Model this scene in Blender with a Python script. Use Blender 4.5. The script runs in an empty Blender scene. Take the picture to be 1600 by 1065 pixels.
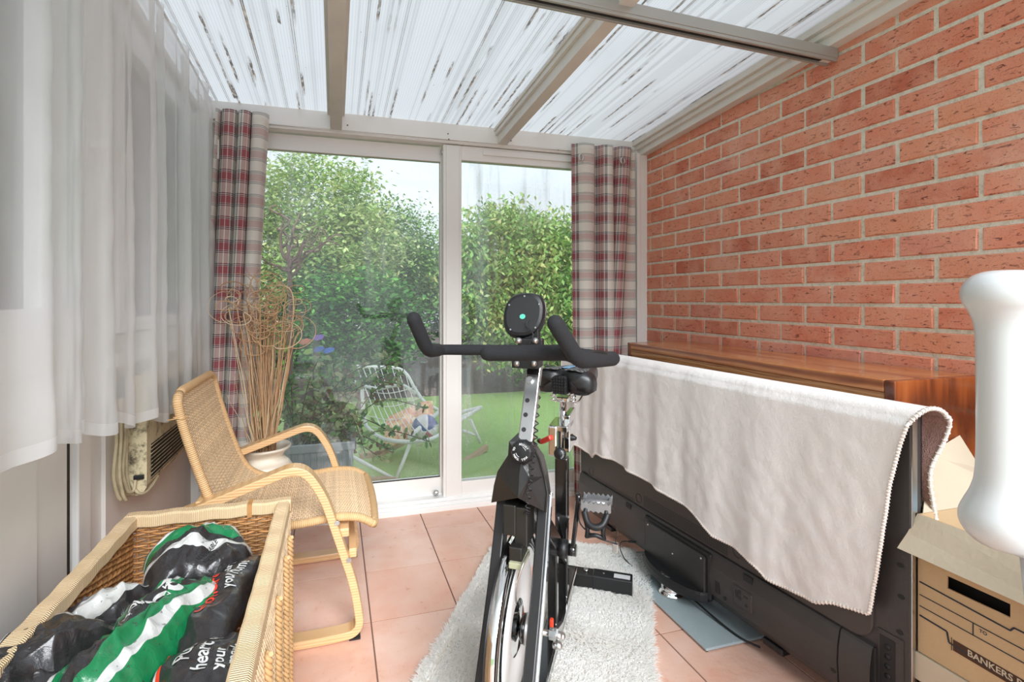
SKY, SUN, EXPO = .55, 2.4, 1.30
import bpy, bmesh, math, random
import numpy as np
from mathutils import Vector, Matrix, noise
R = math.radians
random.seed(7); rng = np.random.default_rng(7)
S = bpy.context.scene; COL = S.collection; D = bpy.data
PI = math.pi
# ------------------------------------------------------------------ camera
TH = R(16.4); FPX, PPX, HOR, EYE = 806.0, 760.0, 468.0, 1.09
cam = D.cameras.new('camera'); co = D.objects.new('camera', cam); COL.objects.link(co)
cam.sensor_width = 36; cam.lens = 36*FPX/1600
cam.shift_x = (800-PPX)/1600; cam.shift_y = (HOR-532.5)/1600
cam.clip_start = .02
co.location = (0, 0, EYE); co.rotation_euler = (R(90), 0, -TH)
S.camera = co
def ray(px, py):
    t = (px-PPX)/FPX
    return Vector((t*math.cos(TH)+math.sin(TH), math.cos(TH)-t*math.sin(TH), (HOR-py)/FPX))
def atY(px, py, y):
    d = ray(px, py); return Vector((0, 0, EYE))+d*(y/d.y)
def atX(px, py, x):
    d = ray(px, py); return Vector((0, 0, EYE))+d*(x/d.x)
def atZ(px, py, z):
    d = ray(px, py); return Vector((0, 0, EYE))+d*((z-EYE)/d.z)
def atD(px, py, k):
    return Vector((0, 0, EYE))+ray(px, py)*k
# ------------------------------------------------------------------ materials
class NT:
    def __init__(s, name):
        s.m = D.materials.new(name); s.m.use_nodes = True; s.t = s.m.node_tree; s.t.nodes.clear()
        s.out = s.n('ShaderNodeOutputMaterial')
    def n(s, typ, **kw):
        o = s.t.nodes.new(typ)
        for k, v in kw.items(): setattr(o, k, v)
        return o
    def l(s, a, b): s.t.links.new(a, b)
    def setin(s, sock, v):
        if isinstance(v, bpy.types.NodeSocket): s.l(v, sock)
        else: sock.default_value = v
    def math(s, op, a, b=0.0, c=0.0, clamp=False):
        o = s.n('ShaderNodeMath', operation=op, use_clamp=clamp)
        s.setin(o.inputs[0], a); s.setin(o.inputs[1], b); s.setin(o.inputs[2], c)
        return o.outputs[0]
    def mix(s, f, a, b, typ='MIX'):
        o = s.n('ShaderNodeMix', data_type='RGBA', blend_type=typ)
        s.setin(o.inputs[0], f); s.setin(o.inputs[6], a if isinstance(a, bpy.types.NodeSocket) else c4(a)); s.setin(o.inputs[7], b if isinstance(b, bpy.types.NodeSocket) else c4(b))
        return o.outputs[2]
    def ramp(s, f, stops, interp='LINEAR'):
        o = s.n('ShaderNodeValToRGB'); cr = o.color_ramp; cr.interpolation = interp
        while len(cr.elements) > 1: cr.elements.remove(cr.elements[-1])
        cr.elements[0].position = stops[0][0]; cr.elements[0].color = c4(stops[0][1])
        for p, c in stops[1:]:
            e = cr.elements.new(p); e.color = c4(c)
        s.setin(o.inputs[0], f); return o.outputs[0]
    def obj(s): return s.n('ShaderNodeTexCoord').outputs['Object']
    def uv(s): return s.n('ShaderNodeTexCoord').outputs['UV']
    def geo(s): return s.n('ShaderNodeNewGeometry').outputs['Position']
    def map(s, v, scale=(1, 1, 1), loc=(0, 0, 0), rot=(0, 0, 0)):
        o = s.n('ShaderNodeMapping'); s.l(v, o.inputs[0])
        o.inputs['Scale'].default_value = scale; o.inputs['Location'].default_value = loc; o.inputs['Rotation'].default_value = rot
        return o.outputs[0]
    def noise(s, v, scale=5, detail=3, rough=.5, dist=0):
        o = s.n('ShaderNodeTexNoise'); s.l(v, o.inputs['Vector'])
        o.inputs['Scale'].default_value = scale; o.inputs['Detail'].default_value = detail
        o.inputs['Roughness'].default_value = rough; o.inputs['Distortion'].default_value = dist
        return o.outputs[0]
    def sep(s, v):
        o = s.n('ShaderNodeSeparateXYZ'); s.l(v, o.inputs[0]); return o.outputs
    def comb(s, x, y, z=0.0):
        o = s.n('ShaderNodeCombineXYZ')
        for i, q in enumerate((x, y, z)): s.setin(o.inputs[i], q)
        return o.outputs[0]
    def attr(s, name):
        return s.n('ShaderNodeAttribute', attribute_name=name).outputs
    def bump(s, h, dist=.002, strength=1.0):
        o = s.n('ShaderNodeBump'); o.inputs['Distance'].default_value = dist; o.inputs['Strength'].default_value = strength
        s.l(h, o.inputs['Height']); return o.outputs[0]
    def pbr(s, color, rough=.5, metal=0.0, normal=None, **kw):
        o = s.n('ShaderNodeBsdfPrincipled')
        s.setin(o.inputs['Base Color'], color if isinstance(color, bpy.types.NodeSocket) else c4(color))
        s.setin(o.inputs['Roughness'], rough); s.setin(o.inputs['Metallic'], metal)
        if normal: s.l(normal, o.inputs['Normal'])
        for k, v in kw.items(): s.setin(o.inputs[k.replace('_', ' ')], v)
        return o.outputs[0]
    def done(s, sh):
        s.l(sh, s.out.inputs[0]); return s.m
    def mixsh(s, f, a, b):
        o = s.n('ShaderNodeMixShader'); s.setin(o.inputs[0], f); s.l(a, o.inputs[1]); s.l(b, o.inputs[2]); return o.outputs[0]
def c4(c):
    return (c[0], c[1], c[2], 1.0) if len(c) == 3 else tuple(c)
def sr(r, g, b):
    f = lambda v: (v/255/12.92 if v/255 <= .04045 else ((v/255+.055)/1.055)**2.4)
    return (f(r), f(g), f(b))
def plain(name, col, rough=.5, metal=0, var=.0, scale=20, bump=0, bscale=200, **kw):
    t = NT(name); co_ = t.obj(); c = c4(col)
    if var:
        n = t.noise(co_, scale, 4)
        c = t.mix(n, tuple(v*(1-var) for v in col), tuple(min(1, v*(1+var)) for v in col))
    nr = t.bump(t.noise(co_, bscale, 2), bump) if bump else None
    return t.done(t.pbr(c, rough, metal, nr, **kw))
# ------------------------------------------------------------------ mesh helpers
def link(o, parent=None):
    COL.objects.link(o)
    if parent is not None: o.parent = parent
    return o
class MB:
    """collects shapes into one mesh"""
    def __init__(s): s.v = []; s.f = []; s.uv = None; s.smooth = []; s.m = Matrix.Identity(4)
    def add(s, vs, fs, smooth=False):
        b = len(s.v); s.v += [s.m @ Vector(v) for v in vs]
        s.f += [tuple(b+i for i in f) for f in fs]; s.smooth += [smooth]*len(fs)
        return s
    def box(s, lo, hi, bev=0.0):
        lo = Vector(lo); hi = Vector(hi)
        lo, hi = Vector([min(a, b) for a, b in zip(lo, hi)]), Vector([max(a, b) for a, b in zip(lo, hi)])
        bm = bmesh.new(); bmesh.ops.create_cube(bm, size=1)
        for v in bm.verts: v.co = Vector([(lo[i]+hi[i])/2+v.co[i]*(hi[i]-lo[i]) for i in range(3)])
        if bev:
            bev = min(bev, .49*min(hi-lo))
            bmesh.ops.bevel(bm, geom=bm.edges[:], offset=bev, segments=2, affect='EDGES', profile=.5)
        s.bm(bm); return s
    def bm(s, bm, smooth=False):
        bm.verts.index_update()
        s.add([v.co.copy() for v in bm.verts], [[v.index for v in f.verts] for f in bm.faces], smooth); bm.free(); return s
    def obox(s, c, dx, dy, dz, ax, ay, az=None, bev=0.0):
        """box centred c with half sizes along axes"""
        ax = Vector(ax).normalized(); ay = Vector(ay).normalized(); az = Vector(az).normalized() if az else ax.cross(ay).normalized()
        m0 = s.m; M = Matrix((ax, ay, az)).transposed().to_4x4(); M.translation = Vector(c)
        s.m = m0 @ M; s.box((-dx, -dy, -dz), (dx, dy, dz), bev); s.m = m0; return s
    def bar(s, a, b, w, h, up=(0, 0, 1), bev=0.0):
        a = Vector(a); b = Vector(b); d = (b-a); z = Vector(up); x = d.cross(z).normalized(); z = x.cross(d).normalized()
        return s.obox((a+b)/2, d.length/2, w/2, h/2, d, x, z, bev)
    def cyl(s, a, b, r, r2=None, n=16, caps=True, smooth=True):
        return s.tube([a, b], [r, r if r2 is None else r2], n, caps=caps, smooth=smooth)
    def tube(s, pts, r, n=8, closed=False, caps=True, smooth=True, round_end=False):
        pts = [Vector(p) for p in pts]; N = len(pts)
        rs = list(r) if isinstance(r, (list, tuple)) else [r]*N
        if round_end and not closed:
            d0 = (pts[0]-pts[1]).normalized(); d1 = (pts[-1]-pts[-2]).normalized()
            r0, r1 = rs[0], rs[-1]
            pre = [(pts[0]+d0*r0*math.sin(a), r0*math.cos(a)) for a in (R(86), R(60), R(30))]
            post = [(pts[-1]+d1*r1*math.sin(a), r1*math.cos(a)) for a in (R(30), R(60), R(86))]
            pts = [p for p, _ in pre]+pts+[p for p, _ in post]; rs = [q for _, q in pre]+rs+[q for _, q in post]; N = len(pts)
        tang = []
        for i in range(N):
            if closed: t = pts[(i+1) % N]-pts[i-1]
            else: t = pts[min(i+1, N-1)]-pts[max(i-1, 0)]
            tang.append(t.normalized() if t.length > 1e-9 else Vector((0, 0, 1)))
        up = Vector((0, 0, 1)) if abs(tang[0].z) < .9 else Vector((1, 0, 0))
        nrm = tang[0].cross(up).normalized(); vs = []
        for i in range(N):
            if i:
                q = tang[i-1].rotation_difference(tang[i]); nrm = q @ nrm
                nrm = (nrm-tang[i]*nrm.dot(tang[i])).normalized()
            bi = tang[i].cross(nrm)
            for k in range(n):
                a = 2*PI*k/n; vs.append(pts[i]+(nrm*math.cos(a)+bi*math.sin(a))*rs[i])
        fs = []
        for i in range(N if closed else N-1):
            j = (i+1) % N
            for k in range(n): fs.append((i*n+k, i*n+(k+1) % n, j*n+(k+1) % n, j*n+k))
        s.add(vs, fs, smooth)
        if caps and not closed:
            b = len(s.v)-len(vs)
            s.f.append(tuple(b+k for k in range(n))[::-1]); s.f.append(tuple(b+(N-1)*n+k for k in range(n))); s.smooth += [False]*2
        return s
    def lathe(s, prof, c=(0, 0, 0), axis=(0, 0, 1), n=32, smooth=True, cap=True):
        q = Vector((0, 0, 1)).rotation_difference(Vector(axis).normalized()); c = Vector(c); vs = []; fs = []
        for r_, z in prof:
            for k in range(n):
                a = 2*PI*k/n; vs.append(c+q @ Vector((r_*math.cos(a), r_*math.sin(a), z)))
        for i in range(len(prof)-1):
            for k in range(n): fs.append((i*n+k, i*n+(k+1) % n, (i+1)*n+(k+1) % n, (i+1)*n+k))
        s.add(vs, fs, smooth)
        b = len(s.v)-len(vs)
        if not cap: return s
        if prof[0][0] > 1e-6: s.f.append(tuple(b+k for k in range(n))[::-1]); s.smooth.append(False)
        if prof[-1][0] > 1e-6: s.f.append(tuple(b+(len(prof)-1)*n+k for k in range(n))); s.smooth.append(False)
        return s
    def sweep(s, pts, prof, side, closed=False, smooth=False):
        """profile (a,b) swept along pts; a along fixed vector side, b along in-plane normal"""
        pts = [Vector(p) for p in pts]; side = Vector(side).normalized(); N = len(pts); n = len(prof); vs = []; fs = []
        for i in range(N):
            t = (pts[min(i+1, N-1)]-pts[max(i-1, 0)]).normalized(); nn = side.cross(t).normalized()
            for a, b in prof: vs.append(pts[i]+side*a+nn*b)
        for i in range(N-1):
            for k in range(n): fs.append((i*n+k, i*n+(k+1) % n, (i+1)*n+(k+1) % n, (i+1)*n+k))
        fs.append(tuple(range(n))[::-1]); fs.append(tuple((N-1)*n+k for k in range(n)))
        return s.add(vs, fs, smooth)
    def grid(s, fn, nu, nv, smooth=True, uv=None):
        vs = [fn(i/nu, j/nv) for j in range(nv+1) for i in range(nu+1)]
        fs = [(j*(nu+1)+i, j*(nu+1)+i+1, (j+1)*(nu+1)+i+1, (j+1)*(nu+1)+i) for j in range(nv) for i in range(nu)]
        s.add(vs, fs, smooth)
        if uv: s.uv = [uv(i/nu, j/nv) for j in range(nv+1) for i in range(nu+1)]
        return s
    def ball(s, c, r, n=12, sc=(1, 1, 1)):
        c = Vector(c); pr = [(math.sin(PI*k/n), -math.cos(PI*k/n)) for k in range(n+1)]; vs = []; m = n*2
        for a, z in pr:
            for k in range(m): vs.append(c+Vector((r*sc[0]*a*math.cos(2*PI*k/m), r*sc[1]*a*math.sin(2*PI*k/m), r*sc[2]*z)))
        fs = [(i*m+k, i*m+(k+1) % m, (i+1)*m+(k+1) % m, (i+1)*m+k) for i in range(n) for k in range(m)]
        return s.add(vs, fs, True)
    def build(s, name, mat, parent=None, bevel=0, solid=0, sub=0, loc=None):
        """vertices are world coordinates unless loc/parent place them: they are stored relative to the parent's origin"""
        o0 = Vector((0, 0, 0))
        if parent is not None and parent.get('_abs') is not None: o0 = Vector(parent['_abs'])
        elif loc is not None: o0 = Vector(loc)
        me = D.meshes.new(name); me.from_pydata([tuple(v-o0) for v in s.v], [], s.f); me.update()
        if mat:
            for m_ in (mat if isinstance(mat, (list, tuple)) else [mat]): me.materials.append(m_)
        me.polygons.foreach_set('use_smooth', s.smooth)
        if s.uv:
            u = me.uv_layers.new(name='UVMap'); idx = np.zeros(len(me.loops), int); me.loops.foreach_get('vertex_index', idx)
            u.data.foreach_set('uv', np.array(s.uv, float)[idx].ravel())
        o = D.objects.new(name, me); link(o, parent)
        if loc is not None and parent is None: o.location = loc
        if parent is not None: o['_abs'] = list(o0)
        elif loc is not None: o['_abs'] = list(o0)
        else: o['_abs'] = [0, 0, 0]
        if solid:
            md = o.modifiers.new('solid', 'SOLIDIFY'); md.thickness = solid; md.offset = 0
        if sub:
            md = o.modifiers.new('sub', 'SUBSURF'); md.levels = sub; md.render_levels = sub
        if bevel:
            md = o.modifiers.new('bevel', 'BEVEL'); md.width = bevel; md.segments = 2; md.limit_method = 'ANGLE'; md.angle_limit = R(40)
        return o
def fast_mesh(name, V, F, mat, parent=None, smooth=False, attr=None):
    """numpy verts (n,3) and quad/tri faces (m,k)"""
    V = np.asarray(V, np.float32); F = np.asarray(F, np.int32)
    if parent is not None and parent.get('_abs') is not None: V = V-np.array(parent['_abs'], np.float32)
    me = D.meshes.new(name); me.vertices.add(len(V)); me.vertices.foreach_set('co', V.ravel())
    k = F.shape[1]; me.loops.add(F.size); me.loops.foreach_set('vertex_index', F.ravel())
    me.polygons.add(len(F)); me.polygons.foreach_set('loop_start', np.arange(0, F.size, k, dtype=np.int32))
    me.polygons.foreach_set('loop_total', np.full(len(F), k, np.int32))
    me.polygons.foreach_set('use_smooth', np.full(len(F), smooth))
    if attr is not None:
        a = me.color_attributes.new('tint', 'FLOAT_COLOR', 'POINT'); a.data.foreach_set('color', np.asarray(attr, np.float32).ravel())
    me.update(); me.validate(); me.materials.append(mat)
    o = D.objects.new(name, me); link(o, parent); o['_abs'] = list(parent['_abs']) if parent is not None and parent.get('_abs') is not None else [0, 0, 0]; return o
def tag(o, label=None, cat=None, group=None, kind=None):
    if label: o['label'] = label
    if cat: o['category'] = cat
    if group: o['group'] = group
    if kind: o['kind'] = kind
    return o
def thing(name, label, cat, loc=(0, 0, 0), group=None):
    o = D.objects.new(name, None); COL.objects.link(o); o.location = loc; o.empty_display_size = .05
    o['_abs'] = list(loc); return tag(o, label, cat, group)
def struct(o): o['kind'] = 'structure'; return o
def spline(pts, n=8):
    """Catmull-Rom through pts"""
    P_ = [Vector(p) for p in pts]; out = []
    for i in range(len(P_)-1):
        p0 = P_[max(i-1, 0)]; p1 = P_[i]; p2 = P_[i+1]; p3 = P_[min(i+2, len(P_)-1)]
        for k in range(n):
            t = k/n; out.append(.5*((2*p1)+(p2-p0)*t+(2*p0-5*p1+4*p2-p3)*t*t+(3*p1-p0-3*p2+p3)*t**3))
    out.append(P_[-1]); return out
def fillet(pts, r, n=6):
    P_ = [Vector(p) for p in pts]; out = [P_[0]]
    for i in range(1, len(P_)-1):
        a, b, c = P_[i-1], P_[i], P_[i+1]; u = (a-b); v = (c-b); rr = min(r, u.length*.48, v.length*.48) if not isinstance(r, (list, tuple)) else min(r[i-1], u.length*.48, v.length*.48)
        p = b+u.normalized()*rr; q = b+v.normalized()*rr
        for k in range(n+1):
            t = k/n; out.append(p*(1-t)**2+b*2*t*(1-t)+q*t*t)
    out.append(P_[-1]); return out
def lerp_table(tab, x):
    for (a, b), (c, d) in zip(tab, tab[1:]):
        if x <= c: return b+(d-b)*max(0, (x-a))/(c-a)
    return tab[-1][1]
_font = None
def text_mesh(txt, size, maxedge=0, bold=0.0, spacing=1.0):
    """flat lettering: verts (x,y) list and faces"""
    cu = D.curves.new('lettering', 'FONT'); cu.body = txt; cu.size = size; cu.offset = bold; cu.space_character = spacing; cu.align_x = 'CENTER'; cu.align_y = 'CENTER'
    cu.resolution_u = 3
    o = D.objects.new('lettering', cu); COL.objects.link(o)
    me = D.meshes.new_from_object(o.evaluated_get(bpy.context.evaluated_depsgraph_get()))
    bm = bmesh.new(); bm.from_mesh(me)
    bmesh.ops.triangulate(bm, faces=bm.faces[:])
    if maxedge:
        for _ in range(4):
            es = [e for e in bm.edges if e.calc_length() > maxedge]
            if not es: break
            bmesh.ops.subdivide_edges(bm, edges=es, cuts=1); bmesh.ops.triangulate(bm, faces=bm.faces[:])
    bm.verts.index_update()
    vs = [v.co.copy() for v in bm.verts]; fs = [[v.index for v in f.verts] for f in bm.faces]
    bm.free(); D.objects.remove(o); D.curves.remove(cu); D.meshes.remove(me)
    return vs, fs
def letters(mb, txt, size, c, ax, ay, bold=0.0, lift=.0006, spacing=1.0):
    vs, fs = text_mesh(txt, size, bold=bold, spacing=spacing); ax = Vector(ax).normalized(); ay = Vector(ay).normalized(); n = ax.cross(ay).normalized(); c = Vector(c)
    mb.add([c+ax*v.x+ay*v.y+n*lift for v in vs], fs); return mb
# ================================================================== materials
M = {}
def mk_brick():
    t = NT('brick'); p = t.obj(); tint = t.attr('tint')
    r = t.sep(tint[0])
    base = t.ramp(r[0], [(0, sr(194, 108, 82)), (.3, sr(215, 128, 100)), (.6, sr(222, 142, 114)), (.85, sr(220, 146, 112)), (1, sr(208, 132, 114))])
    n1 = t.noise(t.map(p, (1, 1, 1)), 9, 4, .6); n2 = t.noise(t.map(p, (1, 26, 90)), 1.6, 4, .65, .8)
    c = t.mix(t.math('MULTIPLY', t.math('SUBTRACT', n1, .36, clamp=True), 2.6, clamp=True), base, sr(226, 160, 132), 'MIX')
    n3 = t.noise(p, 260, 2)
    c = t.mix(t.math('MULTIPLY', t.math('GREATER_THAN', n3, .62), .35), c, sr(140, 70, 54))
    pits = t.math('SUBTRACT', 1.0, t.math('MULTIPLY', t.math('SUBTRACT', n2, .60, clamp=True), 9.0, clamp=True))
    c = t.mix(pits, sr(122, 62, 48), c)
    dust = t.math('MULTIPLY', t.math('SUBTRACT', t.noise(p, 4.2, 6, .7), .50, clamp=True), 1.6, clamp=True)
    c = t.mix(dust, c, sr(226, 190, 170))
    h = t.math('ADD', t.math('MULTIPLY', pits, 1.0), t.math('MULTIPLY', n1, .5))
    return t.done(t.pbr(c, .9, 0, t.bump(h, .004, .9)))
def mk_mortar():
    t = NT('mortar'); p = t.obj(); n = t.noise(p, 60, 4, .6)
    c = t.ramp(n, [(.2, sr(188, 184, 166)), (.5, sr(226, 220, 202)), (.9, sr(240, 234, 218))])
    return t.done(t.pbr(c, .95, 0, t.bump(t.noise(p, 240, 3), .003)))
def mk_tile():
    t = NT('terracotta_tile'); p = t.obj(); tint = t.sep(t.attr('tint')[0])
    n = t.noise(p, 7, 5, .6); n2 = t.noise(p, 28, 4, .6)
    c = t.ramp(n, [(.25, sr(222, 166, 142)), (.5, sr(230, 188, 168)), (.78, sr(238, 206, 192))])
    c = t.mix(t.math('MULTIPLY', tint[0], .35), c, sr(220, 158, 130))
    c = t.mix(t.math('MULTIPLY', t.math('SUBTRACT', n2, .58, clamp=True), 1.2), c, sr(214, 160, 138))
    speck = t.math('GREATER_THAN', t.noise(p, 150, 1), .76)
    c = t.mix(t.math('MULTIPLY', speck, .4), c, sr(110, 80, 70))
    return t.done(t.pbr(c, t.math('ADD', .20, t.math('MULTIPLY', n2, .22)), 0, t.bump(n2, .0015)))
def mk_roof():
    t = NT('ribbed_polycarbonate'); x, y, z = t.sep(t.obj())
    cell = t.math('FLOOR', t.math('DIVIDE', x, .0105))
    wn = t.n('ShaderNodeTexWhiteNoise', noise_dimensions='1D'); t.l(cell, wn.inputs['W']); w = wn.outputs[0]
    wn2 = t.n('ShaderNodeTexWhiteNoise', noise_dimensions='1D'); t.l(t.math('ADD', cell, 77.3), wn2.inputs['W']); w2 = wn2.outputs[0]
    fl = t.math('PINGPONG', x, .00525); fl = t.math('DIVIDE', fl, .00525)      # flutes
    rib = t.math('GREATER_THAN', fl, .8)
    seg = t.noise(t.comb(t.math('MULTIPLY', cell, 5.7), t.math('MULTIPLY', y, 1.6)), 1.0, 2)
    fine = t.noise(t.comb(t.math('MULTIPLY', x, 160), t.math('MULTIPLY', y, 26)), 1.0, 4, .7)
    patch = t.noise(t.comb(t.math('MULTIPLY', x, 2.2), t.math('MULTIPLY', y, 1.1)), 1.0, 2)
    on = t.math('GREATER_THAN', t.math('ADD', w, t.math('MULTIPLY', t.math('SUBTRACT', patch, .5), .45)), .74)
    s1 = t.math('MULTIPLY', on, t.math('MULTIPLY', t.math('SUBTRACT', seg, .515, clamp=True), 16.0, clamp=True))
    s1 = t.math('MULTIPLY', s1, t.math('MULTIPLY', t.math('SUBTRACT', fine, .36, clamp=True), 6.0, clamp=True))
    thin = t.math('MULTIPLY', t.math('GREATER_THAN', w2, .90), t.math('LESS_THAN', fl, t.math('ADD', .12, t.math('MULTIPLY', w, .7))))
    s2 = t.math('MULTIPLY', thin, t.math('MULTIPLY', t.math('ADD', .25, t.math('MULTIPLY', fine, .8)), t.math('ADD', .35, t.math('MULTIPLY', t.math('SUBTRACT', t.noise(t.comb(t.math('MULTIPLY', cell, 3.1), t.math('MULTIPLY', y, .9)), 1.0, 1), .35, clamp=True), 3.0, clamp=True))))
    spots = t.math('MULTIPLY', t.math('GREATER_THAN', t.noise(t.comb(t.math('MULTIPLY', x, 95), t.math('MULTIPLY', y, 45)), 1.0, 1), .80), .7)
    fade = t.math('MULTIPLY', t.math('GREATER_THAN', w2, .60), .22)
    dirt = t.math('MAXIMUM', t.math('MAXIMUM', s1, s2), spots)
    clean = t.mix(t.math('ADD', fade, t.math('MULTIPLY', rib, .34)), (.445, .448, .446), (.25, .25, .245))
    blotch = t.math('MULTIPLY', t.math('SUBTRACT', t.noise(t.comb(t.math('MULTIPLY', x, 5), t.math('MULTIPLY', y, 3)), 1.0, 4), .5, clamp=True), .8)
    clean = t.mix(blotch, clean, (.30, .297, .285))
    dc = t.ramp(t.noise(t.comb(t.math('MULTIPLY', x, 30), t.math('MULTIPLY', y, 22)), 1.0, 3), [(.3, (.035, .03, .024)), (.55, (.10, .07, .045)), (.75, (.30, .22, .15))])
    col = t.mix(t.math('MULTIPLY', dirt, .92), clean, dc)
    tr = t.n('ShaderNodeBsdfTranslucent'); t.l(col, tr.inputs[0])
    df = t.n('ShaderNodeBsdfDiffuse'); t.l(t.mix(.15, col, (0.5, .5, .5)), df.inputs[0])
    gl = t.n('ShaderNodeBsdfGlossy'); gl.inputs['Roughness'].default_value = .35
    a = t.mixsh(.14, tr.outputs[0], df.outputs[0])
    return t.done(t.mixsh(.03, a, gl.outputs[0]))
def mk_glass(name, tint=(.93, .95, .94), dirt=.0, seed=0.0):
    t = NT(name); p = t.obj(); x, y, z = t.sep(p)
    tr = t.n('ShaderNodeBsdfTransparent'); tr.inputs[0].default_value = c4(tint)
    gl = t.n('ShaderNodeBsdfGlossy'); gl.inputs['Roughness'].default_value = .01
    fr = t.n('ShaderNodeFresnel'); fr.inputs[0].default_value = 1.5
    sh = t.mixsh(fr.outputs[0], tr.outputs[0], gl.outputs[0])
    if dirt:
        # rain-washed dirt: vertical runs, a cloudy film and dried drops
        run = t.noise(t.comb(t.math('MULTIPLY', x, 24), t.math('ADD', t.math('MULTIPLY', y, 24), seed), t.math('MULTIPLY', z, 1.3)), 1.0, 3, .6)
        film = t.noise(t.comb(t.math('MULTIPLY', x, 2.4), t.math('ADD', y, seed), t.math('MULTIPLY', z, 1.6)), 1.0, 3)
        drop = t.noise(t.map(p, (1, 1, .6)), 170, 2)
        a = t.math('MULTIPLY', t.math('SUBTRACT', run, .50, clamp=True), 1.8)
        a = t.math('MULTIPLY', a, t.math('MULTIPLY', t.math('SUBTRACT', film, .40, clamp=True), 4.0, clamp=True))
        b = t.math('MULTIPLY', t.math('SUBTRACT', film, .46, clamp=True), .6)
        d = t.math('MULTIPLY', t.math('GREATER_THAN', drop, .66), .14)
        f = t.math('MULTIPLY', t.math('ADD', t.math('ADD', a, b), t.math('ADD', d, .05)), dirt, clamp=True)
        tl = t.n('ShaderNodeBsdfTranslucent'); tl.inputs[0].default_value = (.82, .85, .84, 1)
        df = t.n('ShaderNodeBsdfDiffuse'); df.inputs[0].default_value = (.6, .62, .6, 1)
        sh = t.mixsh(f, sh, t.mixsh(.4, tl.outputs[0], df.outputs[0]))
    return t.done(sh)
def mk_net(name='white_voile', op=.64):
    t = NT(name); u, v, _ = t.sep(t.uv()); p = t.obj()
    tr = t.n('ShaderNodeBsdfTransparent'); tr.inputs[0].default_value = (.97, .98, .98, 1)
    tl = t.n('ShaderNodeBsdfTranslucent'); tl.inputs[0].default_value = (.94, .94, .935, 1)
    df = t.n('ShaderNodeBsdfDiffuse'); df.inputs[0].default_value = (.94, .94, .935, 1)
    body = t.mixsh(.5, tl.outputs[0], df.outputs[0])
    n = t.noise(t.map(p, (1, 6, 1)), 5, 2)
    hem = t.math('LESS_THAN', v, .022)
    f = t.math('ADD', t.math('ADD', op-.06, t.math('MULTIPLY', n, .12)), t.math('MULTIPLY', hem, .16), clamp=True)
    return t.done(t.mixsh(f, tr.outputs[0], body))
def mk_plaid():
    t = NT('tartan_cotton'); u, v, _ = t.sep(t.uv())
    fu = t.math('FRACT', t.math('DIVIDE', u, .24)); fv = t.math('FRACT', t.math('DIVIDE', v, .105))
    W = (.92, .90, .84); CR = (.84, .79, .71); GR = (.11, .10, .10); RD = (.33, .02, .035); MV = (.46, .19, .20); BK = (.06, .05, .055)
    warp = t.ramp(fu, [(0, CR), (.30, W), (.32, GR), (.35, W), (.37, RD), (.45, W), (.463, RD), (.53, W), (.543, BK), (.60, W), (.613, RD), (.69, W), (.703, RD), (.78, W), (.80, GR), (.86, W), (.88, CR)], 'CONSTANT')
    weft = t.ramp(fv, [(0, CR), (.36, GR), (.405, W), (.425, GR), (.47, W), (.49, MV), (.80, W), (.82, GR), (.865, W), (.885, GR), (.93, W), (.95, CR)], 'CONSTANT')
    # woven stripes: where a white hairline crosses it stays on top
    c = t.mix(.5, warp, weft)
    tw = t.math('PINGPONG', t.math('ADD', t.math('MULTIPLY', u, 500), t.math('MULTIPLY', v, 500)), 1.0)
    c = t.mix(t.math('MULTIPLY', tw, .10), c, (.05, .04, .04), 'MIX')
    hl = t.math('MAXIMUM', t.math('COMPARE', fv, .415, .012), t.math('COMPARE', fv, .875, .012))
    c = t.mix(t.math('MULTIPLY', hl, .7), c, (.8, .77, .72))
    n = t.noise(t.obj(), 420, 2)
    pb = t.pbr(c, .95, 0, t.bump(n, .0008))
    tl = t.n('ShaderNodeBsdfTranslucent'); t.l(c, tl.inputs[0])
    return t.done(t.mixsh(.12, pb, tl.outputs[0]))
def mk_wood(name, cols, scale=(1, 1, 1), rough=.35, ring=6.0, coat=.3, dist=3.0):
    t = NT(name); p = t.map(t.obj(), scale)
    w = t.n('ShaderNodeTexWave', wave_type='BANDS', bands_direction='Z'); t.l(p, w.inputs[0])
    w.inputs['Scale'].default_value = ring; w.inputs['Distortion'].default_value = dist; w.inputs['Detail'].default_value = 3; w.inputs['Detail Scale'].default_value = 1.2
    n = t.noise(p, 3, 4, .6, .6); f = t.math('ADD', t.math('MULTIPLY', w.outputs[1], .45), t.math('MULTIPLY', n, .6), clamp=True)
    c = t.ramp(f, [(i/(len(cols)-1)*.7+.15, q) for i, q in enumerate(cols)])
    return t.done(t.pbr(c, rough, 0, t.bump(w.outputs[1], .0006), Coat_Weight=coat, Coat_Roughness=.15))
def mk_tinted(name, rough=.5, trans=0.0):
    """colour carried by the 'tint' attribute: each leaf its own green"""
    t = NT(name); c = t.attr('tint')[0]
    pb = t.pbr(c, rough, 0, None)
    if trans:
        tl = t.n('ShaderNodeBsdfTranslucent'); t.l(c, tl.inputs[0]); pb = t.mixsh(trans, pb, tl.outputs[0])
    return t.done(pb)
M['brick'] = mk_brick(); M['mortar'] = mk_mortar(); M['tile'] = mk_tile(); M['roof'] = mk_roof()
M['glass'] = mk_glass('door_glass', (.97, .98, .975), dirt=.85, seed=0.0); M['glass2'] = mk_glass('side_glass', (.80, .83, .82), dirt=.25, seed=5.0)
M['glassbase'] = mk_glass('clear_glass', (.80, .88, .88), dirt=0)
M['net'] = mk_net(); M['plaid'] = mk_plaid()
M['upvc'] = plain('white_upvc', sr(240, 239, 236), .32, 0, .03, 6)
M['frame'] = plain('aged_white_frame', sr(238, 235, 230), .4, 0, .05, 5)
M['frame2'] = plain('grimy_white_frame', sr(220, 216, 208), .5, 0, .10, 9)
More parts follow.
